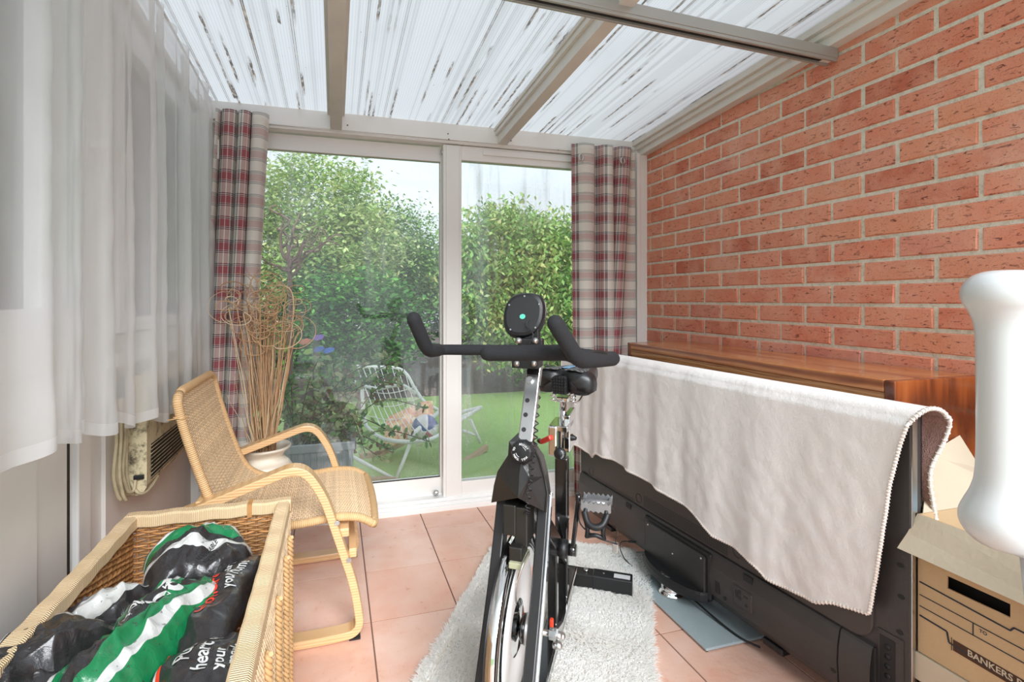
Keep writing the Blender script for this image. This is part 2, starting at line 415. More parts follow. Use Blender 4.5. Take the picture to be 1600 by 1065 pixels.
M['wallpaint'] = plain('white_wall_paint', sr(238, 232, 226), .7, 0, .05, 3)
M['grout'] = plain('grout', sr(132, 98, 84), .9)
M['dark'] = plain('dark_gap', (.012, .012, .012), .6)
M['alu'] = plain('grey_aluminium', sr(176, 174, 168), .38, .35, .08, 8)
M['screw'] = plain('dark_screw', (.03, .028, .025), .45, .4)
M['chrome'] = plain('chrome', (.82, .82, .82), .08, 1.0)
M['steel'] = plain('brushed_steel', (.62, .62, .61), .28, 1.0)
M['black'] = plain('black_paint', (.011, .010, .010), .35, 0, .2, 12)
M['blackplastic'] = plain('black_plastic', (.009, .009, .010), .42, 0, 0, 1, .0004, 900)
M['foam'] = plain('black_foam', (.012, .012, .014), .85, 0, .15, 60, .001, 500)
M['wicker'] = plain('wicker_willow', sr(206, 166, 116), .5, 0, .35, 45)
M['wickerdark'] = plain('wicker_inner', sr(178, 128, 78), .5, 0, .40, 40)
M['white'] = plain('white_plastic', sr(208, 209, 209), .3, 0, .02, 4, 0, 1, Coat_Weight=.4, Coat_Roughness=.1)
# ================================================================== the room
XL, XR, YB = -.62, 1.733, 2.66
# --- brick wall: every brick a raised face in one wall mesh
def brick_wall():
    V = []; F = []; T = []
    def face(y0, y1, z0, z1, tint):
        b = len(V); j = lambda s: random.uniform(-s, s)
        e = .004; xo = XR-.0005+random.uniform(0, .0022); xi = XR+.007
        outer = [(xi, y0, z0), (xi, y1, z0), (xi, y1, z1), (xi, y0, z1)]
        inner = [(xo, y0+e+j(.0025), z0+e+j(.002)), (xo, y1-e+j(.0025), z0+e+j(.002)), (xo, y1-e+j(.0025), z1-e+j(.002)), (xo, y0+e+j(.0025), z1-e+j(.002))]
        V.extend(outer+inner); T.extend([(tint, random.random(), 0, 1)]*8)
        F.append((b+4, b+7, b+6, b+5))
        for k in range(4): F.append((b+k, b+4+k, b+4+(k+1) % 4, b+(k+1) % 4))
    for k in range(-6, 17):
        zt = 1.822-.075*(k)             # top joint of this course
        off = 2.458 if k % 2 == 0 else 2.458-.1125
        n = -3
        while True:
            y1 = off-.225*n; y0 = y1-.225; n += 1
            jt = random.uniform(-.008, .008)
            y0c, y1c = max(y0+.0055, -.45), min(y1-.0055, 2.74)
            if y1 < -.45: break
            if y1c-y0c < .02: continue
            face(y0c, y1c+jt*.3, zt-.075+.0055, zt-.0055, min(1, max(0, random.gauss(.5, .28))))
    o = fast_mesh('wall_right', V, F, M['brick'], attr=T); struct(o)
    # lower courses below the furniture continue down to the floor
    b = MB(); b.box((XR+.006, -.45, -.02), (XR+.11, 2.9, 2.6)); g = b.build('mortar_bed', M['mortar'], o)
    return o
wall_right = brick_wall()
# --- floor tiles
def floor():
    V = []; F = []; T = []; tx, ty = .300, .330; x0, y0 = 0.1185, 2.4445
    i0, i1, j0, j1 = -4, 7, -2, 13
    for i in range(i0, i1):
        for j in range(j0, j1):
            xa, xb = max(x0+i*tx, -.74), min(x0+(i+1)*tx, 1.78); yb, ya = min(y0-j*ty, 2.72), max(y0-(j+1)*ty, -.9)
            if xb-xa < .02 or yb-ya < .02: continue
            g = .0024; b = len(V); e = .0002; t = random.random()
            V += [(xa+g, ya+g, -.003), (xb-g, ya+g, -.003), (xb-g, yb-g, -.003), (xa+g, yb-g, -.003),
                  (xa+g+e, ya+g+e, 0), (xb-g-e, ya+g+e, 0), (xb-g-e, yb-g-e, 0), (xa+g+e, yb-g-e, 0)]
            T += [(t, 0, 0, 1)]*8; F.append((b+4, b+5, b+6, b+7))
            for k in range(4): F.append((b+k, b+(k+1) % 4, b+4+(k+1) % 4, b+4+k))
    o = struct(fast_mesh('floor', V, F, M['tile'], attr=T))
    b = MB(); b.box((-.76, -.9, -.14), (1.86, 2.74, -.002)); b.build('grout_bed', M['grout'], o)
floor()
# --- roof: sloping ribbed sheet, glazing bars, wall plates
def zr(y): return 2.004+.06*(2.66-y)
b = MB()
for xa, xb in ((-.80, .007), (.007, .861), (.861, 1.75)):
    b.add([(xa, .08, zr(.08)), (xb, .08, zr(.08)), (xb, 2.78, zr(2.78)), (xa, 2.78, zr(2.78))], [(0, 1, 2, 3)])
ceiling = struct(b.build('ceiling', M['roof']))
def slopebar(name, x0, x1, drop, ya=.08, yb=2.635, extra=None):
    b = MB()
    def seg(xa, xb, d0, d1):
        b.add([(xa, ya, zr(ya)-d0), (xb, ya, zr(ya)-d0), (xb, yb, zr(yb)-d0), (xa, yb, zr(yb)-d0), (xa, ya, zr(ya)-d1), (xb, ya, zr(ya)-d1), (xb, yb, zr(yb)-d1), (xa, yb, zr(yb)-d1)],
              [(0, 1, 2, 3), (7, 6, 5, 4), (0, 4, 5, 1), (1, 5, 6, 2), (2, 6, 7, 3), (3, 7, 4, 0)])
    seg(x0, x1, .014, drop)
    for q in (extra or []): seg(*q)
    return struct(b.build(name, M['frame2'], bevel=.002))
slopebar('trim_1', -.020, .034, .085, extra=[(-.034, .048, .002, .016)])
slopebar('trim_2', .836, .888, .085, extra=[(.815, .905, .002, .018), (.822, .838, .018, .04)])
o = slopebar('trim_3', 1.69, 1.752, .085, extra=[(1.655, 1.745, .002, .03), (1.672, 1.745, .03, .052)])
slopebar('trim_4', -.66, -.60, .05)
# --- header over the door, door posts
b = MB(); b.box((-.74, 2.63, 1.922), (1.74, 2.75, 2.012)); b.box((-.74, 2.642, 1.908), (1.74, 2.74, 1.922)); h = struct(b.build('trim_5', M['frame'], bevel=.002))
b = MB()
for px, py in ((715/5+400, 178/5+160), (1500/5+400, 245/5+160), (1506/5+400, 288/5+160), (700+492/5, 160+300/5), (700+863/5, 160+370/5), (700+1053/5, 160+357/5)):
    p = atY(px, py, 2.63); b.cyl(p+Vector((0, -.002, 0)), p+Vector((0, .001, 0)), .0035, n=8)
b.build('screw_head', M['screw'], h)
b = MB(); b.box((1.662, 2.60, 0), (1.736, 2.70, 1.93)); b.box((1.662, 2.59, 0), (1.684, 2.60, 1.93)); struct(b.build('trim_6', M['frame'], bevel=.002))
b = MB(); b.box((-.70, 2.60, 0), (-.555, 2.70, 1.93)); struct(b.build('trim_7', M['frame'], bevel=.002))
# --- sill / track
b = MB(); b.box((-.70, 2.612, 0), (1.74, 2.64, .026)); b.box((-.70, 2.624, .026), (1.74, 2.66, .042)); b.box((-.70, 2.640, .042), (1.74, 2.76, .058)); b.box((-.70, 2.690, .058), (.55, 2.70, .066))
struct(b.build('trim_8', M['upvc'], bevel=.002))
# --- sliding patio door: fixed frame on the right, sliding sash on the left
def patio():
    root = thing('door_1', None, None, (.55, 2.66, 0)); root['kind'] = 'structure'
    b = MB(); y0, y1 = 2.655, 2.705
    b.box((.546, y0, .04), (.645, y1, 1.905)); b.box((.56, y0-.006, .04), (.632, y0, 1.90))
    b.box((1.285, y0, .04), (1.68, y1, 1.905)) if False else b.box((1.60, y0, .04), (1.68, y1, 1.905))
    b.box((.645, y0, .04), (1.60, y1, .128)); b.box((.645, y0, 1.828), (1.60, y1, 1.905)); b.box((.76, y0-.010, 1.862), (1.60, y0, 1.892))
    b.build('fixed_frame', M['frame'], root, bevel=.003)
    b = MB(); b.box((.64, 2.676, .12), (1.61, 2.682, 1.835)); b.build('pane', M['glass'], root)
    s = MB(); y0, y1 = 2.70, 2.735
    s.box((-.60, y0, .062), (.55, y1, .150)); s.box((-.60, y0, 1.822), (.55, y1, 1.90)); s.box((-.60, y0, .150), (-.53, y1, 1.822)); s.box((.538, y0, .150), (.60, y1, 1.822))
    s.box((-.53, y0-.004, 1.822), (.538, y0, 1.832))
    sash = s.build('sliding_sash', M['frame'], root, bevel=.003)
    b = MB(); b.box((-.54, 2.714, .145), (.545, 2.720, 1.826)); b.build('pane', M['glass'], root)
    b = MB(); b.box((-.53, y0-.001, .149), (.538, y0+.004, .1535)); b.build('seal', M['dark'], root)
    for z in (1.862, .088):
        p = atY(692 if z > 1 else 681, 238 if z > 1 else 769, 2.68); b = MB()
        b.lathe([(.004, -.012), (.012, -.010), (.015, -.004), (.013, 0), (.015, .004), (.012, .010), (.004, .012)], (p.x, 2.68, p.z), (1, 0, 0), 16)
        b.box((p.x-.004, 2.672, p.z-.006), (p.x+.016, 2.70, p.z+.004)); b.build('roller', M['steel'], root)
    return root
patio()
# --- left wall: low wall, window, white door
b = MB(); b.box((-.72, 1.70, -.02), (XL, 2.70, .90)); wl = struct(b.build('wall_left', M['wallpaint']))
b = MB(); b.box((-.74, 1.70, .895), (-.59, 2.66, .935), .006); b.build('sill_board', M['upvc'], wl)
def window():
    root = thing('window_1', None, None, (-.65, 2.1, .93)); root['kind'] = 'structure'
    y0, y1 = 1.70, 2.62; b = MB()
    b.box((-.69, y0, .935), (XL, y1, .985)); b.box((-.69, y0, 1.93), (XL, y1, 2.03)); b.box((-.69, y0, .985), (XL, y0+.055, 1.93)); b.box((-.69, y1-.05, .985), (XL, y1, 1.93))
    b.build('frame', M['upvc'], root, bevel=.003)
    s = MB(); a0, a1 = y0+.06, y1-.055
    s.box((-.675, a0, .99), (XL+.012, a1, 1.035)); s.box((-.675, a0, 1.87), (XL+.012, a1, 1.925)); s.box((-.675, a0, 1.035), (XL+.012, a0+.05, 1.87)); s.box((-.675, a1-.05, 1.035), (XL+.012, a1, 1.87))
    sash = s.build('sash', M['upvc'], root, bevel=.004)
    b = MB(); b.box((-.655, a0+.045, 1.03), (-.649, a1-.045, 1.875)); b.build('pane', M['glass2'], root)
    return root
window()
def side_door():
    root = thing('door_2', None, None, (-.65, 1.0, 0)); root['kind'] = 'structure'; b = MB()
    b.box((-.70, 1.50, 0), (XL-.01, 1.70, 2.04)); b.box((-.70, 1.53, 0), (XL+.004, 1.60, 2.04)); b.box((-.70, .30, 2.0), (XL-.01, 1.5, 2.14)); b.box((-.70, .22, 0), (XL-.01, .42, 2.12))
    b.build('frame', M['upvc'], root, bevel=.004)
    d = MB(); x0, x1 = -.68, XL+.004
    d.box((x0, .43, .02), (x1, 1.475, .93)); d.box((x0, .43, .93), (x1+.004, 1.475, 1.07)); d.box((x0, 1.36, 1.07), (x1, 1.475, 2.0)); d.box((x0, .43, 1.07), (x1, .54, 2.0)); d.box((x0, .54, 1.90), (x1, 1.36, 2.0))
    leaf = d.build('door_leaf', M['upvc'], root, bevel=.004)
    b = MB(); b.box((x1-.001, .60, .14), (x1+.007, 1.33, .86), .006); b.build('lower_panel', M['upvc'], leaf)
    b = MB(); b.box((x1-.02, 1.475, .0), (x1-.006, 1.500, 2.0)); b.build('seal', M['dark'], root)
    b = MB(); b.box((-.655, .53, 1.06), (-.649, 1.37, 1.91)); b.build('pane', M['glass2'], leaf)
    h = MB(); p = atX(145, 225, XL+.01)
    h.box((XL-.01, p.y-.018, p.z-.055), (XL+.006, p.y+.018, p.z+.055), .004); h.box((XL+.006, p.y-.01, p.z-.012), (XL+.045, p.y+.014, p.z+.012), .004); h.box((XL+.035, p.y-.012, p.z-.012), (XL+.05, p.y+.11, p.z+.012), .006)
    h.build('handle', M['upvc'], root)
    return root
side_door()
# --- narrow track spanning under the roof from the brick wall
A = Vector((1.735, 1.445, 1.975)); Bq = Vector((-.60, 1.40, 2.02)); b = MB()
for off, w, hh in (((0, 0, 0), .05, .036),):
    b.bar(A+Vector(off), Bq+Vector(off), w, hh)
b.bar(A+Vector((0, .018, -.023)), Bq+Vector((0, .018, -.023)), .010, .012); b.bar(A+Vector((0, -.018, -.023)), Bq+Vector((0, -.018, -.023)), .010, .012)
tr = b.build('trim_9', M['alu'], bevel=.0015); struct(tr)
b = MB(); b.bar(A+Vector((0, 0, -.0182)), Bq+Vector((0, 0, -.0182)), .026, .002); b.build('slot', M['dark'], tr)
b = MB(); b.box((1.690, 1.425, 1.955), (1.734, 1.475, 2.0)); b.build('end_cap', M['frame'], tr)
# ================================================================== hangings
def fnoise(x, y=0.0, z=0.0): return noise.noise(Vector((x, y, z)))
def net(name, label, y0, y1, hem, seed, x0=-.532):
    def fn(i, j):
        y = y0+(y1-y0)*i; zt = zr(y)-.025; zb = hem(i); z = zb+(zt-zb)*j
        k = 1-.35*j
        x = x0+k*(.020*math.sin(y*46+seed+2.6*fnoise(y*4, seed))+.010*abs(math.sin(y*37+seed+1.5*fnoise(y*6, 2, seed)))+.010*math.sin(y*21+seed*2)+.012*fnoise(y*9, z*1.2, seed))+.004*fnoise(y*30, z*14, seed)
        x += .010*(1-j)*fnoise(y*6, 3.1, seed)
        return (x, y+.006*fnoise(y*12, z*2, seed+5), z)
    b = MB(); b.grid(fn, 260, 60, uv=lambda i, j: (y0+(y1-y0)*i, j))
    o = b.build(name, M['net']); tag(o, label, 'curtain', 'net curtains along the left windows')
    return o
n1 = net('net_curtain', 'white sheer net curtain over the side door, the nearer of two, hem hanging lower', -.1, 1.305, lambda i: .845-.045*i+.012*math.sin(i*30), 1.3, -.520)
n2 = net('net_curtain', 'white sheer net curtain over the side window and heater, ending at the tartan curtain', 1.262, 2.56, lambda i: .800-.215*i**1.15+.012*math.sin(i*38), 4.1, -.534)
b = MB(); b.tube([(-.535, y, zr(y)-.022) for y in (.09, .8, 1.6, 2.58)], .004, 8); o = b.build('curtain_wire', M['frame']); tag(o, 'thin white stretch wire carrying the net curtains under the roof edge', 'curtain wire')
def tartan(name, label, top, bot, zt, zb, nf, amp, yc, u0, phase=0.0, lean=None, eye=()):
    N = 220
    def row(j):
        pts = []
        xa = bot[0]+(top[0]-bot[0])*j; xb = bot[1]+(top[1]-bot[1])*j
        for k in range(N+1):
            t = k/N; ph = 2*PI*nf*t+phase+.5*math.sin(t*9+j*1.3)
            s_ = math.sin(ph); s_ = math.copysign(abs(s_)**.7, s_)
            x = xa+(xb-xa)*t+.012*math.cos(ph*1.0)+(lean(t, j) if lean else 0)
            y = yc+amp*s_*(.85+.25*fnoise(t*3, j*2, u0))
            pts.append(Vector((x, y, zb+(zt-zb)*j+.004*math.sin(ph)*(j > .97))))
        return pts
    NJ = 60; rows = [row(j/NJ) for j in range(NJ+1)]; b = MB(); V = []; U = []
    ref = rows[NJ]; acc = [u0]
    for a, c in zip(ref, ref[1:]): acc.append(acc[-1]+math.hypot(c.x-a.x, c.y-a.y))
    for j, r in enumerate(rows):
        for k, p in enumerate(r): V.append(p); U.append((acc[k], p.z))
    F = [(j*(N+1)+k, j*(N+1)+k+1, (j+1)*(N+1)+k+1, (j+1)*(N+1)+k) for j in range(NJ) for k in range(N)]
    b.add(V, F, True); b.uv = U
    o = b.build(name, M['plaid'], solid=.0018); tag(o, label, 'curtain', 'tartan curtains at the patio door')
    for px, py, r_ in eye:
        p = atY(px, py, yc-amp-.004); e = MB()
        e.tube([p+Vector((r_*math.cos(a)*.8, .004*math.cos(a), r_*math.sin(a))) for a in np.linspace(0, 2*PI, 24, endpoint=False)], .0045, 8, closed=True)
        e.build('eyelet', M['steel'], o)
    return o
tl_ = tartan('tartan_curtain', 'red and cream tartan curtain bunched at the left of the patio door behind dried twigs', (-.515, -.285), (-.585, -.375), 1.945, .06, 3.6, .037, 2.560, .03, -1.2)
tr_ = tartan('tartan_curtain', 'red and cream tartan curtain gathered at the right of the patio door next to brick', (1.238, 1.648), (1.250, 1.655), 1.942, .02, 3.4, .038, 2.555, .40, .4,
             lambda t, j: -.16*(1-j)*max(0, 1-abs(t-.78)/.2)*.9, ((908, 246, .017), (973, 251, .017)))
b = MB(); pa = atY(345, 186, 2.61); pb = atY(997, 243, 2.615)
b.tube([pa, (pa*.5+pb*.5)+Vector((0, 0, -.012)), pb], .0022, 8); o = b.build('curtain_wire', M['frame']); tag(o, 'thin white stretch wire across the top of the patio door', 'curtain wire')
# small beige plastic box beside the tartan curtain
p = atY(340, 230, 2.56); b = MB(); b.box((p.x-.016, 2.552, p.z-.055), (p.x+.008, 2.598, p.z+.035), .004)
o = thing('door_catch', 'small beige plastic catch on the corner post left of the tartan curtain', 'catch', (p.x, 2.59, p.z)); b.build('casing', M['frame2'], o)
for dz in (.02, -.03):
    b = MB(); b.cyl((p.x-.004, 2.548, p.z+dz), (p.x-.004, 2.556, p.z+dz), .004, n=10); b.build('screw', M['screw'], o)
# ================================================================== shaggy rug
def rug():
    root = thing('shaggy_rug', 'white shaggy sheepskin-style rug under the exercise bike', 'rug', (.62, 1.6, 0))
    a = Vector((.53, .848, 0)); n = Vector((.848, -.53, 0))
    def P(s, t): return a*s+n*t
    L0, L1, W0, W1 = .55, 2.31, -.585, .07
    def inside(s, t):
        r = .16; ds = max(0, s-(L1-r), (L0+r)-s); dt = max(0, t-(W1-r*.55), (W0+r*.9)-t)
        e = .012*fnoise(s*14, t*14)+.008*fnoise(s*40, t*40)
        return math.hypot(ds/r, dt/(r*.55) if t > (W0+W1)/2 else dt/(r*.9)) < 1+e/r
    b = MB(); N = 48; c = P((L0+L1)/2, (W0+W1)/2); ring = []
    for k in range(N):
        an = 2*PI*k/N; lo, hi = 0, 2
        for _ in range(20):
            m = (lo+hi)/2; s_, t_ = (L0+L1)/2+m*math.cos(an), (W0+W1)/2+m*math.sin(an)
            if inside(s_, t_): lo = m
            else: hi = m
        ring.append(P((L0+L1)/2+lo*math.cos(an), (W0+W1)/2+lo*math.sin(an)))
    b.add([Vector((p.x, p.y, .001)) for p in ring]+[Vector((p.x, p.y, .009)) for p in ring], [tuple(range(N))[::-1], tuple(range(N, 2*N))]+[(k, (k+1) % N, N+(k+1) % N, N+k) for k in range(N)])
    mat = plain('rug_backing', sr(222, 216, 206), .95)
    b.build('backing', mat, root)
    V = []; F = []; T = []; cnt = 0; r_ = random.Random(3)
    while cnt < 52000:
        s = r_.uniform(.9, L1+.02); t = r_.uniform(W0-.02, W1+.02)
        if not inside(s, t): continue
        p = P(s, t); k = fnoise(s*9, t*9, 2); an = 2.2*fnoise(s*7, t*7, 8)+r_.gauss(0, .7)
        edge = min(s-L0, L1-s, t-W0, W1-t); ln = r_.uniform(.016, .028)
        d = Vector((math.cos(an), math.sin(an), 0)); q = Vector((-d.y, d.x, 0))*.0011
        if edge < .03:
            out = (p-c).normalized(); d = (d*.5+out).normalized(); q = Vector((-d.y, d.x, 0))*.0011
        h = r_.uniform(.8, 1.0)*(.014+.005*k); i = len(V)
        mid = p+d*ln*.4+Vector((0, 0, .006+h*.75)); tip = p+d*ln+Vector((0, 0, .006+h*.8+r_.uniform(-.004, .002)))
        base = p+Vector((0, 0, .006))
        q = q*1.5; V += [base-q, base+q, mid+q, mid-q, tip]
        F += [(i, i+1, i+2), (i, i+2, i+3), (i+3, i+2, i+4)]
        g = r_.uniform(.92, .99); T += [(g, g*.985, g*.955, 1)]*5; cnt += 1
    m = mk_tinted('rug_pile', .9, .4)
    pile = fast_mesh('pile', V, F, m, root, attr=T); pile['kind'] = 'stuff'
rug()
# ================================================================== weave helper
def strand(V, F, pts, r, nrm, n=4):
    """thin strand with n-sided section, pts list of Vector, nrm approx normal"""
    b = len(V); N = len(pts)
    for i, p in enumerate(pts):
        t = (pts[min(i+1, N-1)]-pts[max(i-1, 0)]).normalized(); s_ = t.cross(nrm).normalized(); u = s_.cross(t)
        for k in range(n):
            a = 2*PI*(k+.5)/n; V.append(p+(s_*math.cos(a)+u*math.sin(a))*r)
    for i in range(N-1):
        for k in range(n): F.append((b+i*n+k, b+i*n+(k+1) % n, b+(i+1)*n+(k+1) % n, b+(i+1)*n+k))
def shades(V, n, base, lo, hi, seed):
    r_ = random.Random(seed); T = []; q = 0
    for _ in range(len(V)//n): 
        k = r_.uniform(lo, hi); T += [(base[0]*k, base[1]*k, base[2]*k, 1)]*n
    T += [(base[0], base[1], base[2], 1)]*(len(V)-len(T)); return T
M['cane'] = mk_tinted('woven_cane', .5)
M['canewrap'] = None
def mk_wrap(name, c0, c1, axis_scale):
    t = NT(name); p = t.obj(); u, v, _ = t.sep(t.uv())
    st = t.math('PINGPONG', t.math('MULTIPLY', u, axis_scale), 1.0)
    n = t.noise(t.comb(t.math('FLOOR', t.math('MULTIPLY', u, axis_scale*.5)), 0.0), 3.7, 1)
    c = t.mix(n, c0, c1); c = t.mix(t.math('LESS_THAN', st, .10), c, tuple(q*.35 for q in c0))
    n2 = t.noise(p, 9, 3); c = t.mix(t.math('MULTIPLY', t.math('SUBTRACT', n2, .62, clamp=True), 2.0), c, tuple(q*.35 for q in c0))
    return t.done(t.pbr(c, .5, 0, t.bump(st, .0015)))
M['canewrap'] = mk_wrap('cane_binding', sr(212, 164, 110), sr(236, 200, 152), 2/.006)
M['rimwrap'] = mk_wrap('rim_binding', sr(224, 190, 144), sr(240, 214, 176), 2/.0045)
def wraptube(pts, rx, ry=None, n=10, side=None):
    """tube with u = length for bound cane"""
    b = MB(); ry = ry or rx; pts = [Vector(p) for p in pts]; acc = [0]; N = len(pts)
    for a, c in zip(pts, pts[1:]): acc.append(acc[-1]+(c-a).length)
    b.tube(pts, rx, n, caps=True); b.uv = [(acc[i], k/n) for i in range(N) for k in range(n)]; return b
# ================================================================== cane armchair
M['birch'] = mk_wood('bent_birch', [sr(206, 160, 110), sr(220, 178, 128), sr(226, 188, 140)], (2, 2, 30), .38, 1.2, .3, 1.0)
def armchair():
    root = thing('cane_armchair', 'cantilever armchair with woven cane seat and bent pale wood arms', 'chair', (-.15, 2.0, 0))
    yn, yf = 1.725, 2.275
    def frame(y, w, sh):
        path = [(-.44, y, .452), (-.10+sh, y, .571), (-.035+sh, y, .475), (.062+sh, y, .17), (.082+sh, y, .022), (-.02, y, .016), (-.48, y, .016)]
        pts = fillet(path, [.11, .30, .22, .055, .09], 10)
        b = MB(); t = .0125
        b.sweep(pts, [(-w/2, -t), (w/2, -t), (w/2, t), (-w/2, t)], (0, 1, 0), smooth=False)
        o = b.build('arm_frame', M['birch'], root, bevel=.003)
        for z_, x_ in ((.385, .0115+sh), (.262, .047+sh)):
            c = MB(); c.cyl((x_-.004, y-w/2-.003, z_), (x_-.004, y-w/2+.002, z_), .008, n=14); c.cyl((x_-.004, y-w/2-.0045, z_), (x_-.004, y-w/2, z_), .004, n=10); c.build('bolt', M['steel'], o)
        g = MB(); g.box((.045+sh, y-w/2+.006, -.0), (.08+sh, y+w/2-.006, .006)); g.build('glide', M['blackplastic'], o)
    frame(yn, .055, 0); frame(yf, .055, .012)
    b = MB()
    b.box((.015, yn, .325), (.045, yf, .352)); b.build('cross_rail', M['birch'], root, bevel=.003)
    b = MB(); b.box((-.40, yn, .455), (-.375, yf, .485)); b.build('cross_rail', M['birch'], root, bevel=.003)
    b = MB(); b.box((.045, yn+.02, .245), (.070, yf-.02, .275)); b.build('cross_rail', M['birch'], root, bevel=.003)
    b = MB(); b.box((-.42, yn, .006), (-.385, yf, .028)); b.build('cross_rail', M['birch'], root, bevel=.003)
    # shell profile: back top -> seat front (x,z)
    prof = spline([(-.458, 0, .800), (-.446, 0, .735), (-.420, 0, .640), (-.385, 0, .530), (-.350, 0, .445), (-.300, 0, .395), (-.22, 0, .372), (-.10, 0, .372), (.00, 0, .380), (.075, 0, .372), (.125, 0, .345)], 24)
    def pf(s):
        k = s*(len(prof)-1); i = min(int(k), len(prof)-2); return prof[i].lerp(prof[i+1], k-i)
    def nf(s):
        d = pf(min(1, s+.01))-pf(max(0, s-.01)); return Vector((-d.z, 0, d.x)).normalized()*-1
    ya, yb = yn+.035, yf-.035
    def inset(s): return .035*max(0, (.05-s)/.05)**2
    V = []; F = []; NW = 175; warps = 30
    for i in range(NW):
        s = .012+.976*i/(NW-1); a, b_ = ya+inset(s), yb-inset(s); c0 = pf(s); nn = nf(s); pts = []
        m = warps*4
        for k in range(m+1):
            t = k/m; pts.append(Vector((c0.x, a+(b_-a)*t, c0.z))+nn*(.0026*math.sin(PI*t*warps+PI*i)))
        strand(V, F, pts, .0021, nn, 4)
    base = sr(238, 210, 172); T = shades(V, 4*(warps*4+1), base, .78, 1.12, 5)
    nb = len(V)
    for k in range(warps+1):
        for dy in (-.0022, .0022):
            t = k/warps; pts = []
            for i in range(70):
                s = .01+.98*i/69; c0 = pf(s); pts.append(Vector((c0.x, ya+(yb-ya)*t+dy, c0.z)))
            strand(V, F, pts, .0016, Vector((0, 1, 0)), 4)
    T += shades(V[nb:], 4*70, sr(224, 188, 146), .75, 1.05, 6)
    fast_mesh('woven_shell', V, F, M['cane'], root, smooth=True, attr=T)
    # cane-bound edge running round the shell
    edge = []
    sN = [i/60 for i in range(61)]
    left = [Vector((pf(s).x, ya+inset(s)-.006, pf(s).z)) for s in sN]; right = [Vector((pf(s).x, yb-inset(s)+.006, pf(s).z)) for s in sN]
    loop = left+[left[-1].lerp(right[-1], t)+Vector((.012*math.sin(PI*t)**.5, 0, 0)) for t in (.05, .3, .5, .7, .95)]+right[::-1]+[right[0].lerp(left[0], t)+Vector((0, 0, .006)) for t in (.05, .3, .5, .7, .95)]
    loop.append(loop[0]); b = wraptube(loop, .0135, n=12); b.build('bound_edge', M['canewrap'], root)
    b = MB(); p = Vector((-.448, ya-.006, .735)); b.tube([p+Vector((.017*math.cos(a), .016*math.sin(a), .003*math.sin(a*2))) for a in np.linspace(0, 2*PI, 18)], .002, 6); b.tube([p+Vector((-.004, -.014, 0)), p+Vector((-.03, -.016, -.004))], .0018, 6)
    b.build('loose_binding', M['canewrap'] if False else M['wicker'], root)
armchair()
